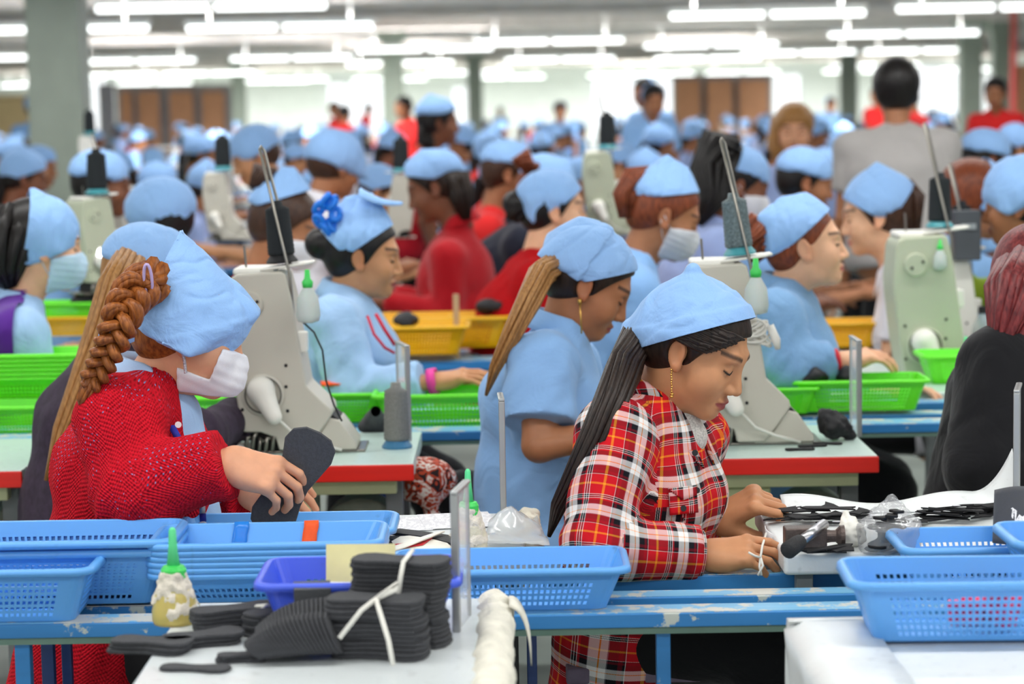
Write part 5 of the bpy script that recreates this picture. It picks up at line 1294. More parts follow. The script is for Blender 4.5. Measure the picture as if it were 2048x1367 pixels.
worker('worker with long dark hair and kerchief near the right border, behind the man in grey', (1975, 318), 10.5, 10, 10, skin='dark', hair='black', shirt=m_polo, sc=1.1,
    scarf=dict(tips=[(1950, 300), (1985, 268), (2012, 290), (2008, 322)], cuts=[((2014, 326), (1946, 330), (1980, 290))], infl=.012, zmin=.02), tail=([(1950, 300, 10.5), (1930, 330, 10.45), (1925, 370, 10.4)], [.05, .06, .03]), **R8)
worker('dark skinned worker with kerchief facing right beside the grey column', (205, 368), 9.4, 2, 8, skin='dark', hair='black', shirt=m_polo, sc=1.12,
    scarf=dict(tips=[(180, 375), (192, 335), (225, 330), (240, 362)], cuts=[((244, 366), (176, 384), (205, 345))], infl=.014, zmin=.02), **R8)
worker('worker with a folded square kerchief facing left, left of the striped shirt', (315, 440), 7.9, 165, 14, skin='mid', hair='black', hvol=.016, shirt=m_polo, sc=1.1,
    scarf=dict(tips=[(250, 432), (344, 378), (362, 460, -.07), (275, 468, -.05)], cuts=[((246, 436), (285, 474), (330, 410)), ((280, 470), (372, 468), (330, 410))], infl=.012, zmin=.0), **R8)
worker('worker in white top bending away with large blue kerchief and brown hair', (672, 330), 10.2, 30, 20, skin='brown', hair='brown', hvol=.02, shirt=m_wht, sc=1.15,
    scarf=dict(tips=[(648, 350), (668, 286), (700, 300), (738, 360)], cuts=[((640, 372), (745, 385), (690, 330))], infl=.014, zmin=-.02), tail=([(668, 300, 10.2), (648, 310, 10.15), (645, 330, 10.1)], [.05, .06, .03]), **R8)
worker('worker with round pale blue kerchief left of the thread rods', (508, 310), 11.2, 200, 24, skin='mid', hair='brown', shirt=m_wht, sc=1.15,
    scarf=dict(tips=[(470, 305), (505, 278), (548, 308)], cuts=[((465, 332), (552, 332), (508, 300))], infl=.014, zmin=.0), **R8)
worker('worker with flat blue kerchief in front of the fair haired woman', (1612, 362), 9.6, 0, 14, skin='brown', hair='black', shirt=m_polo, sc=1.12,
    scarf=dict(tips=[(1578, 360), (1600, 324), (1632, 330), (1648, 356)], cuts=[((1652, 366), (1572, 376), (1610, 340))], infl=.014, zmin=.02), **R8)
# ================================================================ sewing machines
m_iron = M('machine_grey', (196, 192, 180), .42, .03, 6); m_iron2 = M('machine_olive', (186, 192, 168), .42, .03, 6); m_ironw = M('machine_white', (232, 230, 222), .4, .03)
m_dark = M('dark_gap', (26, 26, 28), .6); m_steel = M('steel_rod', (150, 146, 138), .3, .05, metal=.9); m_spool = M('thread_black', (26, 32, 36), .75, .2, 300, bump=.5, bscale=700)
m_spoolg = M('thread_grey', (128, 128, 124), .6, .2, 300, bump=.5, bscale=700); m_teal = M('spool_base_teal', (70, 150, 160), .4); m_grn = M('cap_green', (70, 214, 96), .4)
m_bot = M('bottle_milky', (222, 232, 228), .3, .03, trans=.35, sub=.2)
MX, MZ, MS = 560.0, 912.0, 833.0
def ml(px, py): return ((px-MX)/MS, (MZ-py)/MS)
def arc(cx, cz, r, a0, a1, n): return [(cx+r*math.cos(R(a0+(a1-a0)*i/n)), cz+r*math.sin(R(a0+(a1-a0)*i/n))) for i in range(n+1)]
M3xz = np.array([[1, 0, 0], [0, 0, -1], [0, 1, 0]], float)     # outline xy -> xz, extrude towards -y
def machine(label, loc, m, group=None):
    t = thing('sewing_machine', label, 'sewing machine', (0, 0, 0), 0, group)
    out = [ml(*p) for p in [(474, 578), (480, 562), (492, 556), (578, 551), (588, 556), (600, 612), (612, 700), (624, 778), (652, 806), (669, 823), (672, 836), (640, 880), (620, 905), (566, 905), (560, 880), (530, 868), (496, 868), (491, 840), (482, 785), (470, 680), (468, 650)]]
    MB().prism(out[::-1], .17, M3xz, (0, .085, 0)).build('body', m, t, .006, seg=3)
    cx, cz = ml(517, 615); b = MB(); b.lathe([(.031, 0), (.031, .007), (.028, .010)], 30, (cx, -.084, cz), M3xz); b.build('round_cover', m, t, .0)
    cx, cz = ml(538, 793); b = MB(); b.lathe([(.050, 0), (.050, .006), (.044, .009), (.040, .004), (.036, .003)], 36, (cx, -.084, cz), M3xz); b.build('motor_ring', m, t)
    b = MB(); b.lathe([(.0445, 0), (.0445, .0093), (.041, .0095), (.0405, 0)], 36, (cx, -.0843, cz), M3xz); b.build('ring_groove', M('groove_grey', (96, 94, 88), .6), t)
    a = V(cx-.004, -.098, cz+.012); e = V(*[ml(561, 833)[0], -.12, ml(561, 833)[1]])
    v, q = sdfmesh(lambda P: smin(rc(P, a, e, .031, .019), rc(P, a+V(0, .03, 0), a, .034, .03), .012), a-.09, a+.1, .004); link('motor_pod', fastmesh('motor_pod', v, q), m_ironw, t)
    for p in [(494, 749), (584, 736), (583, 778), (532, 609), (508, 622), (496, 822), (585, 826)]: x, z = ml(*p); MB().tube([(x, -.082, z), (x, -.096 if p[1] in (609, 622) else -.0862, z)], .0042, 10).build('screw', m_dark, t)
    # stepped base wedge on the right, dark slots
    MB().prism([ml(*p) for p in [(664, 845), (686, 850), (718, 896), (719, 908), (600, 910), (604, 900), (640, 884)]][::-1], .15, M3xz, (0, .075, .002)).build('bed_wedge', m, t, .004)
    MB().prism([ml(*p) for p in [(656, 842), (664, 832), (684, 848), (648, 892), (620, 905)]][::-1], .13, M3xz, (0, .07, .0)).build('slot', m_dark, t)
    MB().box((ml(470, 0)[0], -.07, 0), (ml(735, 0)[0], .08, .006)).build('bed_plate', m_steel, t, .002)
    MB().box((ml(508, 0)[0], -.06, .006), (ml(566, 0)[0], .06, .05)).build('hook_case', m_dark, t, .004)
    b = MB()
    for i in range(5): x, z = ml(500+i*13, 895); b.tube([(x, -.08, .008), (x+.004, -.08, z+.02), (x+.012, -.078, z+.012*math.sin(i*2)+.02)], .005, 8)
    b.build('presser_linkage', m_steel, t, smooth=True)
    x, z = ml(612, 692); MB().box((x-.016, -.075, z-.024), (x+.016, -.03, z+.024)).build('switch_box', m_ironw, t, .004)
    # top: white cap, thread tray, hairpin rods, tension pins
    x0, z0 = ml(482, 560); MB().box((x0, -.06, z0), (x0+.10, .07, z0+.018)).build('top_cap', m_ironw, t, .007)
    xa, za = ml(545, 548); xb, zb = ml(641, 536)
    MB().prism([(xa-.01, -.035), (xb-.02, -.045), (xb, -.02), (xb, .03), (xb-.02, .05), (xa-.01, .04)], .006, np.array([[1, 0, 0], [0, 1, 0], [.12, 0, 1]]), (0, -.03, za)).build('thread_tray', m_ironw, t, .002)
    b = MB(); x1, z1 = ml(596, 560); x2, z2 = ml(541, 312); x3, z3 = ml(549, 316); x4, z4 = ml(578, 440)
    b.tube([(x1+.012, -.075, z1-.21), (x1, -.075, z1), (x2, -.045, z2), (x2+.002, -.04, z2+.006), (x3, -.038, z3), (x4, -.038, z4), (x4+.02, -.038, z4-.12)], .0036, 8); b.build('thread_rod', m_steel, t, smooth=True)
    b = MB(); x, z = ml(506, 556); b.tube([(x, -.02, z), (x-.004, -.02, z+.062)], .0028, 8); b.build('thread_guide', m_steel, t)
    b = MB(); c = [ml(*p) for p in [(561, 833), (580, 850), (600, 872), (640, 890), (690, 905)]]; b.tube([(x, -.12+.03*i/4, z) for i, (x, z) in enumerate(c)], .0035, 6); b.build('motor_cable', m_ironw, t, smooth=True)
    t.location = [float(x) for x in loc]; return t
def cone(label, loc, m, base, h=.13, r=.034, tilt=0, group=None):
    t = thing('thread_cone', label, 'thread cone', (0, 0, 0), 0, group); Mt = ry(R(tilt))
    MB().lathe([(r*1.12, 0), (r*1.15, .004), (r*.8, .02), (r*.5, .022)], 24, (0, 0, 0), Mt).build('cone_base', base, t, smooth=False)
    pr = [(r*.86, .018)]+[(r*(.98-.12*u)+.0008*math.sin(u*90), .022+(h-.03)*u) for u in np.linspace(0, 1, 26)]+[(r*.42, h), (r*.36, h+.012)]
    MB().lathe(pr, 24, (0, 0, 0), Mt).build('thread', m, t, smooth=True)
    t.location = [float(x) for x in loc]; return t
def bottle(label, loc, body, cap, h=.15, r=.034, wrap=None, nozzle=True, name='glue_bottle', fill=None):
    t = thing(name, label, 'bottle', (0, 0, 0))
    MB().lathe([(r*.93, 0), (r, .006), (r, h*.14), (r*.86, h*.3), (r*.6, h*.42), (r*.5, h*.46)], 28).build('bottle_body', body, t, smooth=True)
    MB().lathe([(r*.56, h*.45), (r*.56, h*.56), (r*.45, h*.6), (.2*r, h*.61)], 24).build('cap', cap, t, smooth=False)
    if nozzle: MB().lathe([(r*.3, h*.6), (r*.2, h*.78), (r*.16, h*.97), (r*.08, h)], 16).build('nozzle', M('nozzle_green', (96, 226, 150), .4, trans=.1), t, smooth=True)
    if wrap:
        def fn(P): return smin(rc(P, (0, 0, h*.16), (0, 0, h*.47), r*1.02, r*.62), rc(P, (-r*.5, 0, h*.3), (-r*1.15, 0, h*.06), r*.25, r*.08), .01)
        v, q = sdfmesh(fn, (-.08, -.06, -.02), (.06, .06, h), .003); v = v+vnormals(v, q)*(vnoise(v, 90)*.0035+vnoise(v+3, 200)*.0016)[:, None]
        keep = (v[q].mean(1)[:, 2] > h*.17+.018*vnoise(v[q].mean(1), 45)); link('cloth_wrap', fastmesh('cloth_wrap', v, q[keep]), wrap, t)
    t.location = [float(x) for x in loc]; return t
# three machines in focus, some further back
pm = W(560, 912, 5.36); mL = machine('beige post sewing machine with black thread cone, between red cardigan and blue hair tie', (pm[0], 5.36, zC), m_iron)
pmr = W(1462, 908, 5.36); mR = machine('beige sewing machine half hidden behind the plaid shirt worker', (pmr[0], 5.36, zC), m_iron)
def tray_pt(o, s=1.0): return V(o.location.x+s*(ml(578, 0)[0]), o.location.y-.032*s, o.location.z+s*(ml(0, 548)[1]+.0115+.12*ml(578, 0)[0]))
cone('black thread cone on the tray of the left machine', tray_pt(mL), m_spool, m_dark, .135, .033, -4)
cone('grey thread cone in a clear net on the right machine', tray_pt(mR), M('thread_net', (96, 112, 116), .4, .4, 160, bump=.6, bscale=200), m_teal, .135, .034, -6)
def dupm(label, px, py, d, s, m=None, rot=0):
    p = W(px, py, d); o = dup(mL, p, rot, label, None, s)
    if m:
        for c in o.children:
            if c.name.split('.')[0] in ('body', 'round_cover', 'bed_wedge', 'motor_ring'):
                for sl in c.material_slots: sl.link = 'OBJECT'; sl.material = m
    return o
mE = dupm('olive grey sewing machine with white motor pod in front of the denim worker', 1858, 790, 6.75, 1.13, m_iron2)
cone('black thread cone with teal ends on the olive grey machine', tray_pt(mE, 1.13), m_spool, m_teal, .15, .036)
bgm = [(('small beige machine with bright lamp left of the folded kerchief'), 195, 585, 7.6, .74, m_iron2, R(40)), ('blurred beige machine between the crowd and the striped shirt', 445, 480, 9.6, .66, m_iron, 0), ('blurred grey machine in front of the dark red jacket worker', 800, 475, 9.6, .62, m_iron, R(180)),
       ('blurred pale machine in the crowd right of the fuzzy red sweater', 1208, 470, 9.4, .8, m_iron2, 0), ('white machine right of the olive grey one, dark control box beside it', 1905, 770, 7.3, 1.0, m_ironw, 0), ('blurred white machine at the back left beside the grey column', 180, 345, 13.5, .5, m_ironw, 0)]
for a in bgm: dupm(*a)
for lab, (_, px, py, d, k, *_2) in zip(['thread cone on the small beige machine with the lamp', 'thread cone on the blurred machine before the striped shirt', 'thread cone on the grey machine before the dark red jacket', 'thread cone on the blurred pale machine in the crowd', 'thread cone on the white machine at the right', 'thread cone on the white machine beside the column'], bgm):
    p = W(px, py, d); cone(lab, p+V(k*ml(578, 0)[0], -.032*k, k*(ml(0, 548)[1]+.0115+.12*ml(578, 0)[0])), m_spool, m_teal, .14, .036)
m_oil = m_bot
def hang_bottle(label, px, py, d, s=1.0):
    t = thing('oil_bottle', label, 'bottle', (0, 0, 0)); k = s
    MB().lathe([(.012*k, 0), (.026*k, .004), (.03*k, .02*k), (.026*k, .06*k), (.012*k, .085*k), (.009*k, .09*k)], 20).build('bottle_body', m_oil, t, smooth=True)
    MB().lathe([(.012*k, .086*k), (.014*k, .1*k), (.008*k, .108*k), (.006*k, .13*k)], 14).build('cap', m_grn, t, smooth=True)
    t.location = W(px, py, d); return t
hang_bottle('milky oil bottle with green cap hanging on the left machine', 617, 645, 5.2, .95); hang_bottle('milky oil bottle with green cap hanging on the right machine', 1512, 628, 5.2, 1.0); hang_bottle('small milky bottle hanging on the olive grey machine', 1880, 540, 6.64, .7)
b = MB(); m_cab = M('cable_black', (22, 22, 24), .5)
tt = thing('power_cable', 'thin black cable hanging beside the left machine', 'cable', W(640, 700, 5.2)); b.tube([W(*p, 5.2) for p in [(602, 640), (628, 664), (645, 700), (652, 760), (668, 810), (684, 842)]], .0022, 6); b.build('cable', m_cab, tt, smooth=True)
tt = thing('bundled_cable', 'coil of grey white cable tied to the right machine', 'cable', W(1530, 660, 5.2)); b = MB()
for k in range(6): b.tube([W(1505+28*math.cos(a+k)+k*2, 655+18*math.sin(a)+k*4, 5.262+.003*k) for a in np.linspace(0, 2*PI, 16)], .003, 6, False)
b.tube([W(1540, 650, 5.26), W(1552, 680, 5.255), W(1556, 698, 5.255)], [.009, .011, .006], 8); b.build('cable', m_ironw, tt, smooth=True)
# ================================================================ clear dividers
t_ = NT('acrylic_clear'); t_.set(Base_Color=(.9, .93, .95, 1), Roughness=.08, Transmission_Weight=0.0, Alpha=.4); m_acr = t_.m
m_alu = M('aluminium_edge', (176, 178, 178), .35, .05, metal=.55)
def divider(label, loc, h=.215, dep=.12, rot=0):
    t = thing('clear_divider', label, 'divider', loc, 0)
    x, y, z = [float(v) for v in loc]
    MB().box((x-.002, y, z), (x+.002, y+dep, z+h)).build('clear_pane', m_acr, t)
    for nm, lo, hi in (('front_edge', (x-.006, y-.006, z), (x+.006, y+.006, z+h-.006)), ('back_edge', (x-.003, y+dep-.003, z), (x+.003, y+dep+.003, z+h)), ('top_edge', (x-.006, y-.006, z+h-.006), (x+.006, y+dep, z+h))): MB().box(lo, hi).build(nm, m_alu, t, .0015)
    t.rotation_euler = (0, 0, rot); return t
pz = WZ(914, 1262, TZ); divider('clear divider with grey edges standing on the front left table', (pz[0], pz[1], TZ), .218, .11, R(-9))
pz = WZ(1007, 1018, zB); divider('clear divider on the table left of the plaid shirt, seen edge on', (pz[0], pz[1]-.02, zB), .225, .1, R(2))
pz = W(2030, 1000, 4.33); divider('clear divider standing at the right border behind the curled sheet', (pz[0], 4.32, zB), .235, .12, R(-15))
pz = W(1716, 874, 5.42); divider('clear divider on the sewing table beside black shoe parts', (pz[0], 5.4, zC), .235, .12, R(1))
pz = W(818, 868, 5.46); divider('clear divider behind the grey thread cone', (pz[0], 5.46, zC), .235, .13, R(14))
# ================================================================ front left table: soles, glue
m_twine = M('twine_white', (232, 230, 222), .8)
def sole_layer(b, o, L, w, rot, th, z): M3 = rz(rot); b.v += []; b.prism([(x*L, y*L*w) for x, y in SOLE], th, M3, (o[0], o[1], z)); return b
def bundle(label, px, py, n, L=.155, w=1.0, rot=.3, th=.0062, seed=0, twine=None, group=None):
    p = WZ(px, py, TZ); rd = np.random.RandomState(seed); t = thing('sole_bundle', label, 'shoe soles', (p[0], p[1], TZ))
    for k in range(n):
        b = MB(); lean = V(.004*math.sin(k*.35+seed), .003*math.sin(k*.5), 0)
        sole_layer(b, p+lean+V(rd.uniform(-.003, .003), rd.uniform(-.003, .003), 0), L, w, rot+rd.uniform(-.05, .05), th*.9, TZ+.001+th*k); b.build('foam_sole', m_foam, t, .0012)
    if twine: b = MB(); [b.tube(q, .0036, 7) for q in twine(p, TZ+th*n)]; b.build('twine', m_twine, t, smooth=True)
    return t
def tw1(p, z): 
    c = p+V(.0, -.03, z-TZ+.004)
    return [[c+V(.02, .045, .0), c+V(.006, .01, .002), c], [c, c+V(-.02, -.018, -.012), c+V(-.052, -.03, -.05)], [c, c+V(.01, -.035, -.02), c+V(.02, -.05, -.05), c+V(.026, -.055, -.085)], [c, c+V(.03, .005, .012), c+V(.032, .012, .02), c+V(.005, .0, .004)]]
def tw2(p, z):
    c = p+V(.01, -.045, z-TZ+.003); return [[c+V(.01, .09, 0), c+V(.006, .03, .003), c, c+V(-.004, -.012, -.02), c+V(-.01, -.014, -.06)]]
bundle('tied stack of black foam soles, nearer one, white twine knot on top', 757, 1312, 13, .145, 1.35, R(-8), .0068, 1, tw1)
bundle('taller tied stack of black foam soles behind the knotted one', 800, 1285, 19, .15, 1.3, R(-14), .0068, 2, tw2)
bundle('low tied bundle of black soles behind the loose ones, right of the glue bottle', 475, 1255, 5, .14, 1.15, R(20), .0066, 3, lambda p, z: [[p+V(.03, .0, z-TZ), p+V(.05, -.02, z-TZ+.006), p+V(.03, -.03, z-TZ-.006), p+V(.06, -.05, -.0+.01)]])
bundle('short dark bundle of soles under the low tied one', 545, 1262, 6, .11, 1.2, R(50), .006, 7)
# fanned row of leaning soles
NF = 22
for k in range(NF):
    u = k/(NF-1); p = WZ(545+150*u, 1322-4*u, TZ); lean = R(38+30*u)
    t = thing('shoe_sole', 'black foam sole leaning in the fanned row left of the tied stacks', 'shoe sole', (p[0], p[1]+.03, TZ), 0, 'fanned row of leaning soles')
    b = MB(); M3 = rz(R(-6))@np.stack([V(0, 1, 0), V(-math.cos(lean), 0, math.sin(lean))*-1*-1, V(math.sin(lean), 0, math.cos(lean))], 1)
    hgt = .045+.03*math.sin(min(1, u*1.3)*PI*.55)
    b.prism([(x*.13, (y+.2)*.13*(hgt/.05)) for x, y in SOLE], .0045, M3, p+V(0, .03, .003)); b.build('foam_sole', m_foam, t, .001)
def flat(label, px, py, n, L, rot, w=1.15, group=None):
    for k in range(n):
        p = WZ(px+(k*4), py, TZ); t = thing('shoe_sole', label+(', '+['bottom', 'middle', 'top'][k if n == 3 else k*2 if n == 2 else 0]+' one' if n > 1 else ''), 'shoe sole', (p[0], p[1], TZ+.0065*k))
        b = MB(); sole_layer(b, p, L, w, rot+.06*math.sin(k*3+px), .0058, TZ+.0004+.0066*k); b.build('foam_sole', m_foam, t, .0014)
flat('loose black sole at the left edge of the front table', 296, 1303, 3, .125, R(-14), 1.2); flat('loose black sole behind the left pile', 400, 1290, 3, .125, R(28), 1.2)
flat('loose black sole in the pair beside the fanned row', 482, 1322, 2, .075, R(8), 1.2); flat('single flat black sole nearest the camera', 390, 1340, 1, .105, R(-12), 1.0)
g = WZ(345, 1253, TZ); bottle('glue bottle with green nozzle wrapped in a dirty white cloth', (g[0], g[1]+.03, TZ), M('glue_yellow', (226, 206, 120), .3, .06, trans=.25, sub=.3), m_grn, .152, .036, M('rag_white', (222, 214, 200), .85, .12, 50, bump=.6))
# contents of the royal blue basket
bx0, by0 = rb.location.x, rb.location.y
def flatbox(name, label, cat, c, sz, rot, m, tilt=0, bev=.001):
    t = thing(name, label, cat, c); MB().box((-sz[0]/2, -sz[1]/2, 0), (sz[0]/2, sz[1]/2, sz[2]), rz(rot)@rx(tilt), c).build(name+'_body' if bev else name, m, t, bev); return t
flatbox('paper_card', 'yellow paper card leaning in the royal blue basket', 'paper', (bx0-.005, by0+.05, TZ+.03), (.11, .002, .085), R(-3), M('paper_yellow', (246, 236, 170), .7), R(-12), 0)
flatbox('paper_card', 'white card lying in the royal blue basket', 'paper', (bx0-.035, by0-.01, TZ+.052), (.09, .05, .012), R(-4), M('paper_white', (240, 240, 242), .7), 0)
flatbox('foam_block', 'grey topped black foam block on the rim of the royal blue basket', 'foam block', (bx0-.068, by0-.095, TZ+.062), (.056, .035, .022), R(6), M('foam_grey', (84, 86, 90), .8, .1, 200), R(10), .001)
flatbox('eraser', 'small bright pink piece in the royal blue basket', 'eraser', (bx0-.11, by0-.05, TZ+.055), (.022, .015, .012), 0, M('pink_piece', (232, 30, 140), .5), 0, .003)
# red pieces inside the front right basket
for i in range(5):
    c = (W(1930+22*i, 1250, 3.33)[0], 3.33+.02*math.sin(i*2), TZ+.012+.012*(i % 3)); flatbox('shoe_part', ['pink red piece leaning at the left in the front right basket', 'red piece lying in the front right basket', 'red piece standing mid way in the front right basket', 'crimson piece under the others in the front right basket', 'red piece at the right border in the front basket'][i], 'shoe part', c, (.05, .03, .035), i*.7, M('red_part', (236, 40, 84), .6), .4*math.sin(i), .003)
# ================================================================ second row tables
def paper_lines():
    t = NT('printed_sheet'); s = t.add('ShaderNodeSeparateXYZ'); t.L(t.coord(), s.inputs[0]); n = t.noise(160, 2, t.coord(scale=(1, .3, 1)))
    rows = t.math('GREATER_THAN', t.math('FRACT', t.math('MULTIPLY', s.outputs[1], 110)), .55); k = t.math('MULTIPLY', rows, t.math('GREATER_THAN', n.outputs[0], .5))
    t.set(Base_Color=t.mix(t.math('MULTIPLY', k, .4), lin((236, 236, 240)), lin((120, 120, 140))), Roughness=.6); return t.m
m_prt = paper_lines()
for i, (px, py, w_, h_, r_) in enumerate([(760, 1048, .22, .14, -.08), (915, 1042, .14, .16, .15)]):
    p = WZ(px, py, zB); t = thing('printed_form', ['printed form lying behind the black straps', 'printed form under the clear divider'][i], 'paper', p); MB().box((-w_/2, -h_/2, .0012+.0008*i), (w_/2, h_/2, .0018+.0008*i), rz(r_), (p[0], p[1], zB)).build('sheet', m_prt, t)
def piece(label, pts_px, z, m, th=.004, cat='shoe part', name='shoe_part', group=None, bev=.0008, extra=None):
    P = [WZ(*p, z) for p in pts_px]; c = np.mean(P, 0); t = thing(name, label, cat, (c[0], c[1], z), 0, group)
    MB().prism([(p[0], p[1]) for p in P][::-1], th, None, (0, 0, z)).build(name+'_panel', m, t, bev)
    return t
m_strap = M('strap_black', (30, 30, 34), .6, .15, 90, bump=.3); m_felt = M('felt_cream', (236, 232, 222), .8, .05, 60); m_redpc = M('vinyl_red', (206, 26, 40), .45)
zz = zB+.004
piece('white shoe panel with red wave nearest the blue basket stack', [(768, 1096), (800, 1078), (872, 1072), (905, 1100), (890, 1124), (765, 1120)], zz, m_felt, .006)
piece('red wavy overlay on the white shoe panel', [(772, 1090), (800, 1088), (830, 1082), (868, 1074), (846, 1090), (810, 1095), (786, 1099)], zz+.0065, m_redpc, .002)
piece('red overlay lower on the white shoe panel', [(795, 1118), (815, 1112), (842, 1108), (862, 1114), (846, 1122), (800, 1123)], zz+.0065, m_redpc, .002)
piece('black stitched tab on the red overlay', [(765, 1082), (782, 1080), (788, 1094), (772, 1096)], zz+.009, m_strap, .002); piece('black stitched tab on the lower red overlay', [(802, 1110), (815, 1109), (818, 1121), (804, 1122)], zz+.009, m_strap, .002)
piece('long black strap pointing right behind the white panel', [(762, 1066), (800, 1062), (850, 1068), (905, 1076), (905, 1092), (860, 1080), (800, 1072)], zz+.002, m_strap, .006); piece('second black strap crossing under the clear divider', [(764, 1076), (800, 1074), (860, 1078), (900, 1098), (860, 1096), (800, 1086)], zz, m_strap, .004)
piece('thin white lace tip lying over the straps', [(775, 1098), (800, 1090), (872, 1066), (890, 1064), (808, 1096), (790, 1101)], zz+.012, m_felt, .003)
g = WZ(938, 1108, zB); bottle('glue bottle with tall green nozzle behind the clear divider', (g[0], g[1]+.03, zB), M('bottle_dirty', (214, 208, 186), .6, .1, 60, bump=.4), m_grn, .15, .033, M('rag_white', (0, 0, 0)))
# crumpled clear film and taped edge on that table
g = []
for i in range(12):
    row = []
    for j in range(10):
        u, v_ = i/11, j/9; p = lerp(lerp(WZ(980, 1050, zB), WZ(1075, 1046, zB), u), lerp(WZ(965, 1095, zB), WZ(1100, 1098, zB), u), v_); z = .006+.03*math.exp(-((u-.4)**2+(v_-.15)**2)*14)+.01*abs(vnoise(np.array([[u*3, v_*3, 1.0]]), 2)[0]); row.append(p+V(0, 0, z))
    g.append(row)
t = thing('plastic_film', 'crumpled clear film at the table corner left of the plaid shirt', 'plastic film', WZ(1030, 1080, zB)); o = MB().sheet(g).build('film', M('film_clear', (222, 226, 228), .12, .03, alpha=.55), t, smooth=True, solid=.001)
v, q = sdfmesh(lambda P: rc(P, W(1066, 1098, 4.1), W(1055, 1034, 4.5), .02, .022), W(1066, 1098, 4.1)-.12, W(1055, 1034, 4.5)+.12, .006); v = v+vnormals(v, q)*(vnoise(v, 70)*.006)[:, None]; link('edge_tape', fastmesh('edge_tape', v, q), M('tape_cream', (228, 222, 204), .6, .06, 30, bump=.4), tbl)
# cut black parts over the right table
PART = [(-.5, -.08), (-.30, .02), (-.1, .05), (.1, .06), (.28, .16), (.36, .30), (.46, .16), (.5, .02), (.3, -.02), (.22, -.12), (.1, -.03), (-.05, -.1), (-.2, -.07)]
PART2 = [(-.5, 0), (-.4, .09), (-.1, .12), (.2, .09), (.5, .14), (.42, .02), (.5, -.1), (.2, -.06), (-.15, -.09), (-.38, -.1)]
rd = np.random.RandomState(11)
spots = [((1580, 1036), 5, (26, 9), 'cut black part in the pile beside the pinching hand'), ((1640, 1046), 9, (40, 6), 'cut black part in the spread behind the hammer'), ((1700, 1040), 4, (22, 6), 'cut black part in the pile left of the clear bag'), ((1880, 1044), 10, (50, 3), 'cut black part in the row right of the clear bag'), ((1975, 1036), 9, (34, 7), 'cut black part in the heap under the curled sheet'), ((1665, 1108), 3, (40, 1), 'cut black part in the row before the hammer handle')]
m_cut = M('cut_black', (24, 24, 27), .75, .2, 120, bump=.3)
m_tag = M('white_tag', (214, 214, 220), .7)
for (c, n_, sp_, lab) in spots:
    for k in range(n_):
        p = WZ(c[0]+rd.uniform(-1, 1)*sp_[0], c[1]+rd.uniform(-1, 1)*sp_[1], zB); z = zB+.0025+.0024*k; s_ = rd.uniform(.07, .115); a = rd.uniform(-.5, .5)+(PI if rd.rand() < .3 else 0)
        t = thing('shoe_part', lab, 'shoe part', (p[0], p[1], z), 0, lab.replace('cut black part', 'cut black parts'))
        MB().prism([(x*s_, y*s_) for x, y in (PART if k % 2 else PART2)], .0025, rz(a)@rx(rd.uniform(-.05, .26))@ry(rd.uniform(-.05, .05)), (p[0], p[1], z+.003)).build('fabric_panel', m_cut, t)
        if k % 3 == 0: o = MB().box((-.01, -.004, .0027), (.004, .006, .0033), rz(a), (p[0], p[1], z+.0035)).build('tag_patch', m_tag, t)
# hammer
hz = zB+.004; t = thing('hammer', 'steel hammer with taped pipe handle lying on the white table', 'hammer', WZ(1625, 1085, zB))
m_ham = M('hammer_rust', (96, 84, 80), .45, .2, 60, metal=.6, bump=.3); a_ = WZ(1568, 1073, hz+.02); b_ = WZ(1688, 1071, hz+.02)
F3 = frame(b_-a_, V(0, 0, 1)); L_ = np.linalg.norm(b_-a_)
MB().prism([(0, -.02), (.075, -.017), (.075, .017), (0, .02)], .036, F3, a_+V(0, 0, -.018)).build('hammer_head', m_ham, t, .003)
b = MB(); b.tube([a_+F3[:, 0]*x for x in (.07, .084, .092, .1, L_)], [.013, .011, .011, .019, .02], 18); b.build('hammer_face', m_ham, t)
h0 = a_+F3[:, 0]*.072+V(0, 0, .022); h1 = WZ(1576, 1100, hz+.016); b = MB(); b.tube([h0, lerp(h0, h1, .7)], .0095, 16); b.build('pipe_handle', m_silver, t, smooth=True)
b = MB(); b.tube([lerp(h0, h1, .66), lerp(h0, h1, .74), h1, lerp(h0, h1, 1.03)], [.0125, .0145, .0155, .012], 18); b.build('rubber_grip', M('rubber', (44, 44, 46), .8, .15, 90, bump=.4), t, smooth=True)
# clear bag of black soles, crumpled paper
bt = W(1785, 988, 4.05); bc = WZ(1780, 1100, zB); pts = np.concatenate([np.array([bc+V(.055*math.cos(a), .045*math.sin(a), .0) for a in np.linspace(0, 2*PI, 20)]), np.array([bc+V(.058*math.cos(a), .046*math.sin(a), .045) for a in np.linspace(0, 2*PI, 20)]), np.array([bt, bt+V(-.008, .01, -.006), bt+V(.008, .0, -.008)])])
A_, D_ = hull_planes(pts)
def bagfn(P):
    d_ = np.full(P.shape[:3], -9, np.float32)
    for x, y in zip(A_.astype(np.float32), D_): d_ = np.maximum(d_, P@x-y)
    return d_
v, q = sdfmesh(bagfn, pts.min(0)-.02, pts.max(0)+.02, .004); v = smooth_v(v, q, 3); n_ = vnormals(v, q); v = v+n_*(np.abs(vnoise(v-np.outer(v@V(.3, 0, .95), V(.3, 0, .95))*.5, 60))*.006)[:, None]
t = thing('plastic_bag', 'clear plastic bag of black parts gathered to a peak', 'plastic bag', bc); link('bag_film', fastmesh('bag_film', v, q), M('bag_film', (176, 178, 182), .12, .02, alpha=.40, spec=.8), t)
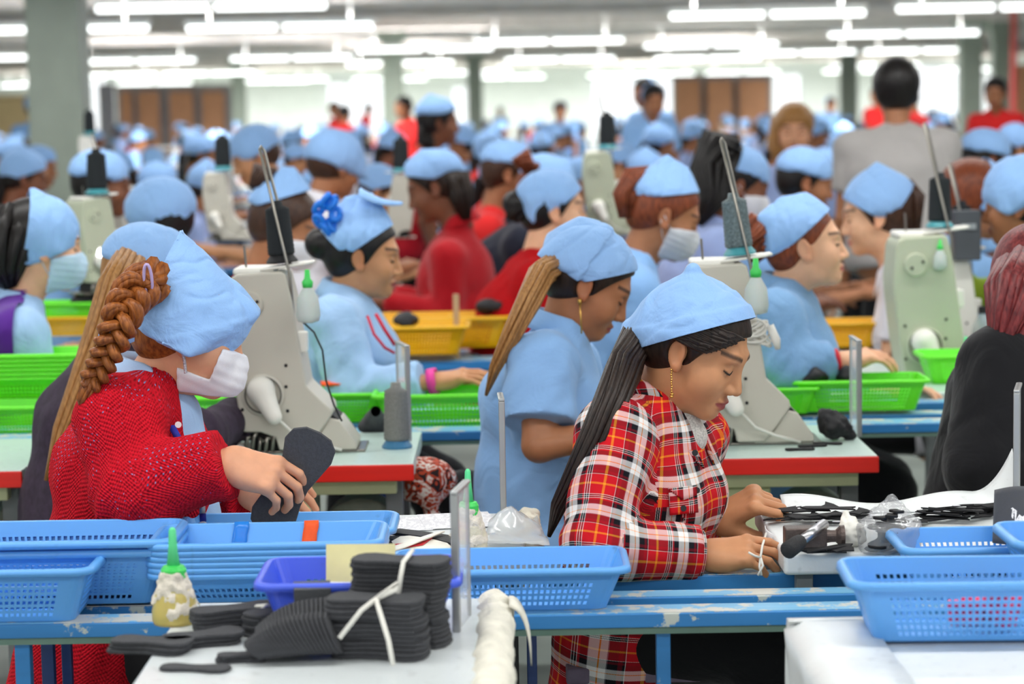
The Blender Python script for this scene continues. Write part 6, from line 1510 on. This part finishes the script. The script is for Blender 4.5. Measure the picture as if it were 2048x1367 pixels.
for k in range(11):
    p = bc+V(.012*math.sin(k*2.1), .01*math.cos(k*1.7), .006+.0062*k); s_ = .088*(1-.062*k)
    tt = thing('shoe_part', 'black part inside the clear plastic bag', 'shoe part', p, 0, 'black parts inside the clear bag'); MB().prism([(x*s_, y*s_*1.5) for x, y in SOLE], .005, rz(k*.5)@ry(-.25+.02*k), p).build('foam_panel', m_cut, tt, .001)
v, q = sdfmesh(lambda P: smin(el(P, WZ(1702, 1090, zB)+V(0, 0, .02), (.026, .02, .024)), rc(P, WZ(1702, 1090, zB)+V(0, 0, .02), WZ(1690, 1085, zB)+V(0, 0, .055), .015, .004), .015), WZ(1702, 1090, zB)-.06, WZ(1702, 1090, zB)+V(.06, .06, .1), .003); v = v+vnormals(v, q)*(np.abs(vnoise(v, 90))*.007)[:, None]
t = thing('crumpled_tissue', 'crumpled white tissue between hammer and clear bag', 'tissue', WZ(1702, 1090, zB)); link('tissue', fastmesh('tissue', v, q), M('tissue', (232, 230, 222), .7, .03), t)
# grey fabric with white mark in the right basket
gp = [(1990, 980), (2030, 960), (2090, 1000), (2090, 1085), (1985, 1085)]
def gsheet(u, v_): p = lerp(lerp(W(1986, 1085, 3.86), W(1990, 980, 3.92), v_), lerp(W(2100, 1085, 3.8), W(2085, 985, 3.9), v_), u); return p+V(0, -.02*math.sin(u*PI), .012*math.sin(u*PI)*v_)
t = thing('fabric_panel', 'charcoal fabric panel with white striped mark standing in the right basket', 'fabric', W(2030, 1085, 3.85)); MB().sheet([[gsheet(i/14, j/10) for j in range(11)] for i in range(15)]).build('fabric', cloth('charcoal_felt', (72, 74, 80), .85, .3), t, smooth=True, solid=.004)
b = MB()
for (u0, v0, u1, v1) in [(.18, .52, .34, .62), (.2, .1, .46, .5), (.34, .62, .30, .34), (.30, .34, .62, .52), (.46, .08, .62, .52), (.62, .52, .9, .56)]:
    g = []
    for i in range(7):
        w_ = i/6; u, v_ = u0+(u1-u0)*w_, v0+(v1-v0)*w_; g.append([gsheet(u-.03, v_+.03)+V(0, -.0035, 0), gsheet(u+.05, v_-.03)+V(0, -.0035, 0)])
    b.sheet(g)
b.build('printed_mark', M('mark_white', (226, 226, 228), .7, .2, 300), t, smooth=True)
# on and under the sewing tables
p = WZ(793, 898, zC); cone('grey thread cone on a blue base at the table edge', (p[0], p[1]+.03, zC), m_spoolg, M('spool_blue', (60, 120, 160), .4), .145, .032)
v, q = sdfmesh(lambda P: smin(el(P, W(1668, 850, 5.35), (.035, .04, .03)), rc(P, W(1650, 830, 5.35), W(1700, 868, 5.35), .018, .014), .02), W(1668, 850, 5.35)-.09, W(1668, 850, 5.35)+.09, .005); v = v+vnormals(v, q)*(vnoise(v, 80)*.006)[:, None]
t = thing('shoe_upper', 'black half sewn shoe upper on the right sewing table', 'shoe upper', W(1668, 875, 5.35)); link('upper', fastmesh('upper', v, q), m_strap, t)
for i, (px, py, r_) in enumerate([(1625, 893, .2), (1655, 888, -.4), (1600, 900, .1)]):
    p = WZ(px, py, zC); t = thing('shoe_part', ['dark flat part left of the black shoe upper', 'dark flat part before the black shoe upper', 'dark flat part next to the machine bed'][i], 'shoe part', (p[0], p[1], zC)); MB().prism([(x*.07, y*.07) for x, y in SOLE], .004, rz(r_), (p[0], p[1], zC+.001)).build('foam_panel', m_cut, t, .001)
v, q = sdfmesh(lambda P: smin(rc(P, WZ(725, 862, zC)+V(0, 0, .01), WZ(775, 860, zC)+V(0, 0, .01), .012, .012), rc(P, WZ(750, 858, zC)+V(0, 0, .02), W(752, 815, 5.5), .03, .008), .03), WZ(750, 862, zC)-.1, WZ(750, 862, zC)+.12, .006)
t = thing('shoe_upper', 'dark grey shoe upper standing behind the grey thread cone', 'shoe upper', WZ(750, 862, zC)); link('upper', fastmesh('upper', v, q), M('upper_grey', (70, 70, 74), .7, .2, 60), t)
p = V(*W(845, 1005, 5.32)); t = thing('patterned_cloth', 'orange and white patterned cloth bag below the red table edge', 'cloth', (p[0], p[1], 0)); v, q = sdfmesh(lambda P: smin(el(P, p+V(.01, 0, .05), (.07, .06, .06)), rc(P, p+V(.03, 0, -.1), p+V(-.02, 0, -.66), .07, .09), .05), p-V(.2, .15, .8), p+.2, .012); v = v+vnormals(v, q)*(vnoise(v, 25)*.012)[:, None]
tn = NT('pattern_orange'); nn = tn.noise(38, 2, tn.coord(), dist=1.5); tn.set(Base_Color=tn.ramp(nn.outputs[0], [(0, lin((40, 20, 18))), (.40, lin((196, 70, 36))), (.52, lin((240, 226, 214))), (.62, lin((206, 84, 44)))]), Roughness=.8); link('cloth', fastmesh('cloth', v, q), tn.m, t)
p = V(*W(930, 1010, 5.5)); t = thing('black_bag', 'black bag hanging behind the blue polo worker', 'bag', (p[0], p[1], 0)); v, q = sdfmesh(lambda P: rc(P, p+V(0, 0, .02), p+V(.02, 0, -.6), .075, .11), p-V(.2, .2, .8), p+.2, .014); v = v+vnormals(v, q)*(vnoise(v, 18)*.014)[:, None]; link('bag_body', fastmesh('bag_body', v, q), m_black, t)
# right bench behind: bottles, control box
g = WZ(1943, 785, .75); g[1] = max(g[1], 6.31); bottle('white glue bottle with green nozzle on the far right bench', g, M('bottle_white', (232, 228, 220), .5), m_grn, .15, .04)
g = W(1965, 705, 6.9); t = thing('water_bottle', 'clear plastic water bottle with black cap near the right border', 'bottle', (0, 0, 0)); m_pet = M('pet_clear', (206, 218, 214), .1, .02, alpha=.45)
MB().lathe([(.03, 0), (.033, .01), (.033, .075), (.03, .085), (.012, .12), (.012, .125)], 24).build('bottle_body', m_pet, t, smooth=True); MB().lathe([(.014, .122), (.014, .142), (.012, .144)], 18).build('cap', m_dark, t); MB().lathe([(.0336, .025), (.0336, .06)], 24).build('bottle_label', M('label_grey', (60, 66, 66), .6, .3, 90), t, smooth=True); t.location = g
p = W(1932, 520, 7.2); flatbox('control_box', 'dark grey control box with a small display right of the olive machine', 'control box', p, (.085, .05, .16), .1, M('box_dark', (72, 76, 82), .5), 0, .004)
q0 = bpy.data.objects['control_box']; o = MB().box((p[0]-.022, p[1]-.03, p[2]+.1), (p[0]+.026, p[1]-.0255, p[2]+.118)).build('display', M('display_grey', (150, 156, 160), .3), q0)
p = W(1945, 590, 7.4); v, q = sdfmesh(lambda P: smin(rc(P, p+V(-.04, 0, .12), p+V(-.02, 0, .02), .02, .04), rc(P, p, p+V(.06, 0, .01), .05, .05), .03), p-.15, p+.2, .01); t = thing('green_cloth', 'lime green cloth bundle behind the water bottle', 'cloth', p); link('cloth', fastmesh('cloth', v, q), cloth('lime_cloth', (166, 196, 60), .85, .5), t)
p = W(912, 600, 7.5); p[2] = bF[0][2]; t = thing('wooden_stick', 'pale wooden stick standing behind the yellow baskets', 'stick', p); MB().box((p[0]-.010, p[1]-.01, p[2]), (p[0]+.010, p[1]+.01, p[2]+.22)).build('stick', M('wood_pale', (188, 158, 120), .6, .1, 30), t, .002)
p = W(1875, 420, 7.4); flatbox('orange_tag', 'bright orange tag behind the thread cone of the olive machine', 'tag', p, (.036, .004, .075), .3, M('tag_orange', (250, 110, 26), .5), 0, 0)
tg = NT('lamp_glow'); e = tg.add('ShaderNodeEmission'); e.inputs[0].default_value = (1, 1, 1, 1); e.inputs[1].default_value = 6; tg.L(e.outputs[0], tg.out.inputs[0])
p = W(210, 508, 7.0); t = thing('machine_lamp', 'small bright lamp on the machine at the left', 'lamp', p); MB().tube([p+V(-.022, 0, .006), p+V(.022, 0, -.006)], .012, 12).build('lamp_glow', tg.m, t, smooth=True); MB().tube([p+V(-.024, .014, .008), p+V(.024, .014, -.004)], .016, 12).build('lamp_hood', m_ironw, t)
# dark pieces in the baskets of the second and third rows
for i, (px, py, d, w_, h_, lab) in enumerate([(1625, 752, 5.95, .1, .05, 'charcoal fabric heap in the large green basket'), (1690, 748, 5.97, .07, .045, 'black and white shoe part in the large green basket'), (812, 640, 7.45, .09, .05, 'black rounded part lying on the left yellow basket'), (985, 612, 7.75, .10, .05, 'dark part on the yellow basket by the ponytail'), (175, 602, 7.6, .12, .06, 'dark parts piled on the green basket by the masked worker')]):
    p = W(px, py, d); v, q = sdfmesh(lambda P: el(P, p, (w_/2, .05, h_/2)), p-.14, p+.14, .008); v = v+vnormals(v, q)*(vnoise(v, 35)*.012)[:, None]; t = thing('shoe_parts', lab, 'shoe parts', p); link('fabric_heap', fastmesh('fabric_heap', v, q), m_strap, t)
p = W(668, 768, 6.0); flatbox('orange_scrap', 'orange scrap in the green basket beside the left machine', 'scrap', p, (.07, .03, .006), .2, m_to, .2, .001)
# stool under the plaid shirt worker, blue bin on the floor
p = W(1270, 1345, 4.27); t = thing('stool', 'worn wooden stool under the plaid shirt worker', 'stool', (p[0], 4.27, 0)); sx, sz_ = p[0], W(1140, 1337, 4.1)[2]
MB().box((W(1132, 1340, 4.12)[0], 4.10, sz_-.03), (W(1132, 1340, 4.12)[0]+.36, 4.42, sz_)).build('seat', M('stool_top', (110, 96, 116), .6, .25, 20), t, .004)
for a in (.03, .33):
    for y in (4.13, 4.39): MB().box((W(1132, 1340, 4.12)[0]+a-.015, y-.015, 0), (W(1132, 1340, 4.12)[0]+a+.015, y+.015, sz_-.03)).build('leg', m_navy, t, .002)
p = WZ(1045, 1367, .2); put_basket('blue bin standing on the floor under the front bench', p[0], p[1]+.1, .0, 0, plast('bin_blue', (40, 150, 214)), None, None, 1.2)
# ================================================================ the crowd: benches, machines and seated workers row behind row
def proto(label, X, d, **k):
    z = k.pop('z', 1.17); hor = 225+(CX-X)*math.tan(RO); py = hor+F*(EYE-z)/d
    kw = dict(yaw=0, hp=12, skin='brown', hair='black', shirt=m_polo, hands=True, coll=False, fold=.006, sc=1.0, hvol=.012); s = k.pop('shape', 'cap'); kw.update(k); tl = kw.pop('pony', False)
    S = 4500/d
    def q(x, zz): return (X+x*S, py-zz*S)
    sh = {'cap': dict(tips=[q(-.06, .125), q(.09, .10)], cuts=[(q(.14, .05), q(-.14, -.015), q(0, .1))], infl=.014, zmin=-.02),
          'tri': dict(tips=[q(-.10, .02), q(-.02, .165), q(.10, .08)], cuts=[(q(.14, .055), q(-.12, -.03), q(0, .1))], infl=.014, zmin=-.02),
          'box': dict(tips=[q(-.07, .155), q(.10, .14), q(.12, .05)], cuts=[(q(.14, .035), q(-.1, -.04), q(0, .1)), (q(-.06, .19), q(-.10, -.1), q(.05, .1))], infl=.014, zmin=-.02), None: None}[s]
    if tl: kw['tail'] = ([(*q(-.07, .03), d), (*q(-.12, -.02), d), (*q(-.13, -.15), d), (*q(-.12, -.3), d)], [.035, .035, .028, .006])
    r_, *_x = worker(label, (X, py), d, scarf=sh, res=1.9, **kw); return r_
far = 'blurred worker in the seated crowd far back'
PR = [proto('blurred distant worker in blue polo and kerchief, facing right', 320, 13.0),
      proto('blurred distant worker in pale uniform with corner of kerchief up', 420, 12.4, shape='tri', shirt=m_lil, hair='darkbrown', pony=True),
      proto('blurred distant worker in blue polo with square kerchief and mask', 700, 13.4, shape='box', mask=m_mask, hair='brown', skin='mid'),
      proto('blurred distant worker in red top with blue kerchief', 1000, 13.0, shirt=m_redw, shape='tri', skin='dark', pony=True),
      proto('blurred distant worker in white top bent low over the bench', 760, 11.2, shirt=m_wht, hp=28, lean=.2, shape='cap', skin='mid', hair='brown'),
      proto('blurred distant worker in yellow top and blue kerchief', 1165, 12.2, shirt=m_yel, shape='cap', skin='brown', pony=True),
      proto('blurred distant worker in denim with dark hair and kerchief', 1660, 12.8, shirt=m_denim, shape='box', skin='brown'),
      proto('blurred distant standing person in blue with kerchief', 1120, 30, sit=False, arms='down', z=1.56, shape='cap', yaw=-90),
      proto('blurred distant standing person with bare dark hair and red top', 690, 34, sit=False, arms='down', z=1.58, shape=None, shirt=m_redw, hair='black', yaw=60)]
GP = ['blue polos in the far crowd', 'pale uniforms in the far crowd', 'square kerchiefs in the far crowd', 'red tops in the far crowd', 'bent workers in the far crowd', 'yellow tops in the far crowd', 'denim in the far crowd', 'standing people far back', 'bare headed people far back']
for p, g in zip(PR, GP): p['group'] = g
# simplified machine for the far rows
fm = thing('sewing_machine', 'small blurred sewing machine on a far bench', 'sewing machine', (0, 0, 0), 0, 'blurred machines on the far benches')
MB().prism([(-.08, 0), (.14, 0), (.13, .08), (.06, .16), (.03, .42), (-.09, .42), (-.1, .2)], .16, M3xz, (0, .08, 0)).build('body', m_iron, fm, .01)
MB().box((-.02, -.09, .43), (.1, .02, .445)).build('thread_tray', m_ironw, fm, .003)
MB().tube([(.03, -.03, .2), (.03, -.03, .5), (-.01, -.03, .68)], .005, 6).build('thread_rod', m_steel, fm)
MB().lathe([(.035, .445), (.03, .56), (.012, .57)], 12, (.04, -.035, 0)).build('thread_cone', m_spool, fm)
m_benchw = M('bench_white', (206, 212, 210), .5)
rd = np.random.RandomState(21)
ROWS = [11.6, 13.2, 14.8, 16.6, 18.6, 20.8, 23.2, 26, 29, 32.5, 36.5, 41, 46, 51.5, 57.5, 64]
first = [True]*9; fmf = True; cnt = 0
taken = [(p.location.x, p.location.y) for p in PR]+[(o.location.x, o.location.y) for o in C.objects if o.parent is None and o.name.startswith('person')]+[(o.bound_box[0][0]+.2, o.bound_box[0][1]+.2) for o in C.objects if o.name.startswith('column')]
for ri, d in enumerate(ROWS):
    hw = d*.235; sp = .95+.012*d
    bd_ = thing('work_bench', 'long pale bench row in the crowd, '+['nearest', 'second', 'third', 'fourth', 'fifth', 'sixth', 'seventh', 'eighth', 'ninth', 'tenth', 'eleventh', 'twelfth', 'thirteenth', 'fourteenth', 'fifteenth', 'farthest'][ri]+' of the far rows', 'bench', (0, d+.75, 0))
    MB().box((-hw-1, d+.55, .71), (hw+1, d+.95, .74)).build('bench_top', m_benchw if ri % 2 else m_blue, bd_)
    for k in range(7): x = -hw-.8+(2*hw+1.6)*k/6; MB().box((x-.02, d+.73, 0), (x+.02, d+.77, .71)).build('leg', m_navy, bd_)
    x = -hw+rd.uniform(0, .6)
    while x < hw:
        y = d+rd.uniform(-.12, .12); px = CX+x/d*F
        if not any(abs(x-a) < (.78 if d < 34 else .62) and abs(y-b) < .75 for a, b in taken):
            k = int(rd.choice(9, p=[.24, .15, .15, .10, .10, .06, .10, .06, .04] if d > 17 else [.26, .18, .18, .12, .12, .06, .08, 0, 0]))
            if first[k] and False: pass
            o = dup(PR[k], (x, y, 0), (rd.choice([0, 0, 0, PI, PI*.9, .5, -.5, PI/2])+rd.uniform(-.25, .25)), None, None, rd.uniform(1.0, 1.11)); taken.append((x, y)); cnt += 1
        if rd.rand() < (.42 if d < 30 else .2):
            if fmf: fm.location = (x+sp*.5, d+.75, .74); fmf = False
            else: dup(fm, (x+sp*.5, d+.75, .74), rd.choice([0, PI, .4]), None, None, rd.uniform(.85, 1.0))
        x += sp*rd.uniform(.75, 1.2)
for p in PR: p['label'] = p['label']
print('CROWD', cnt)
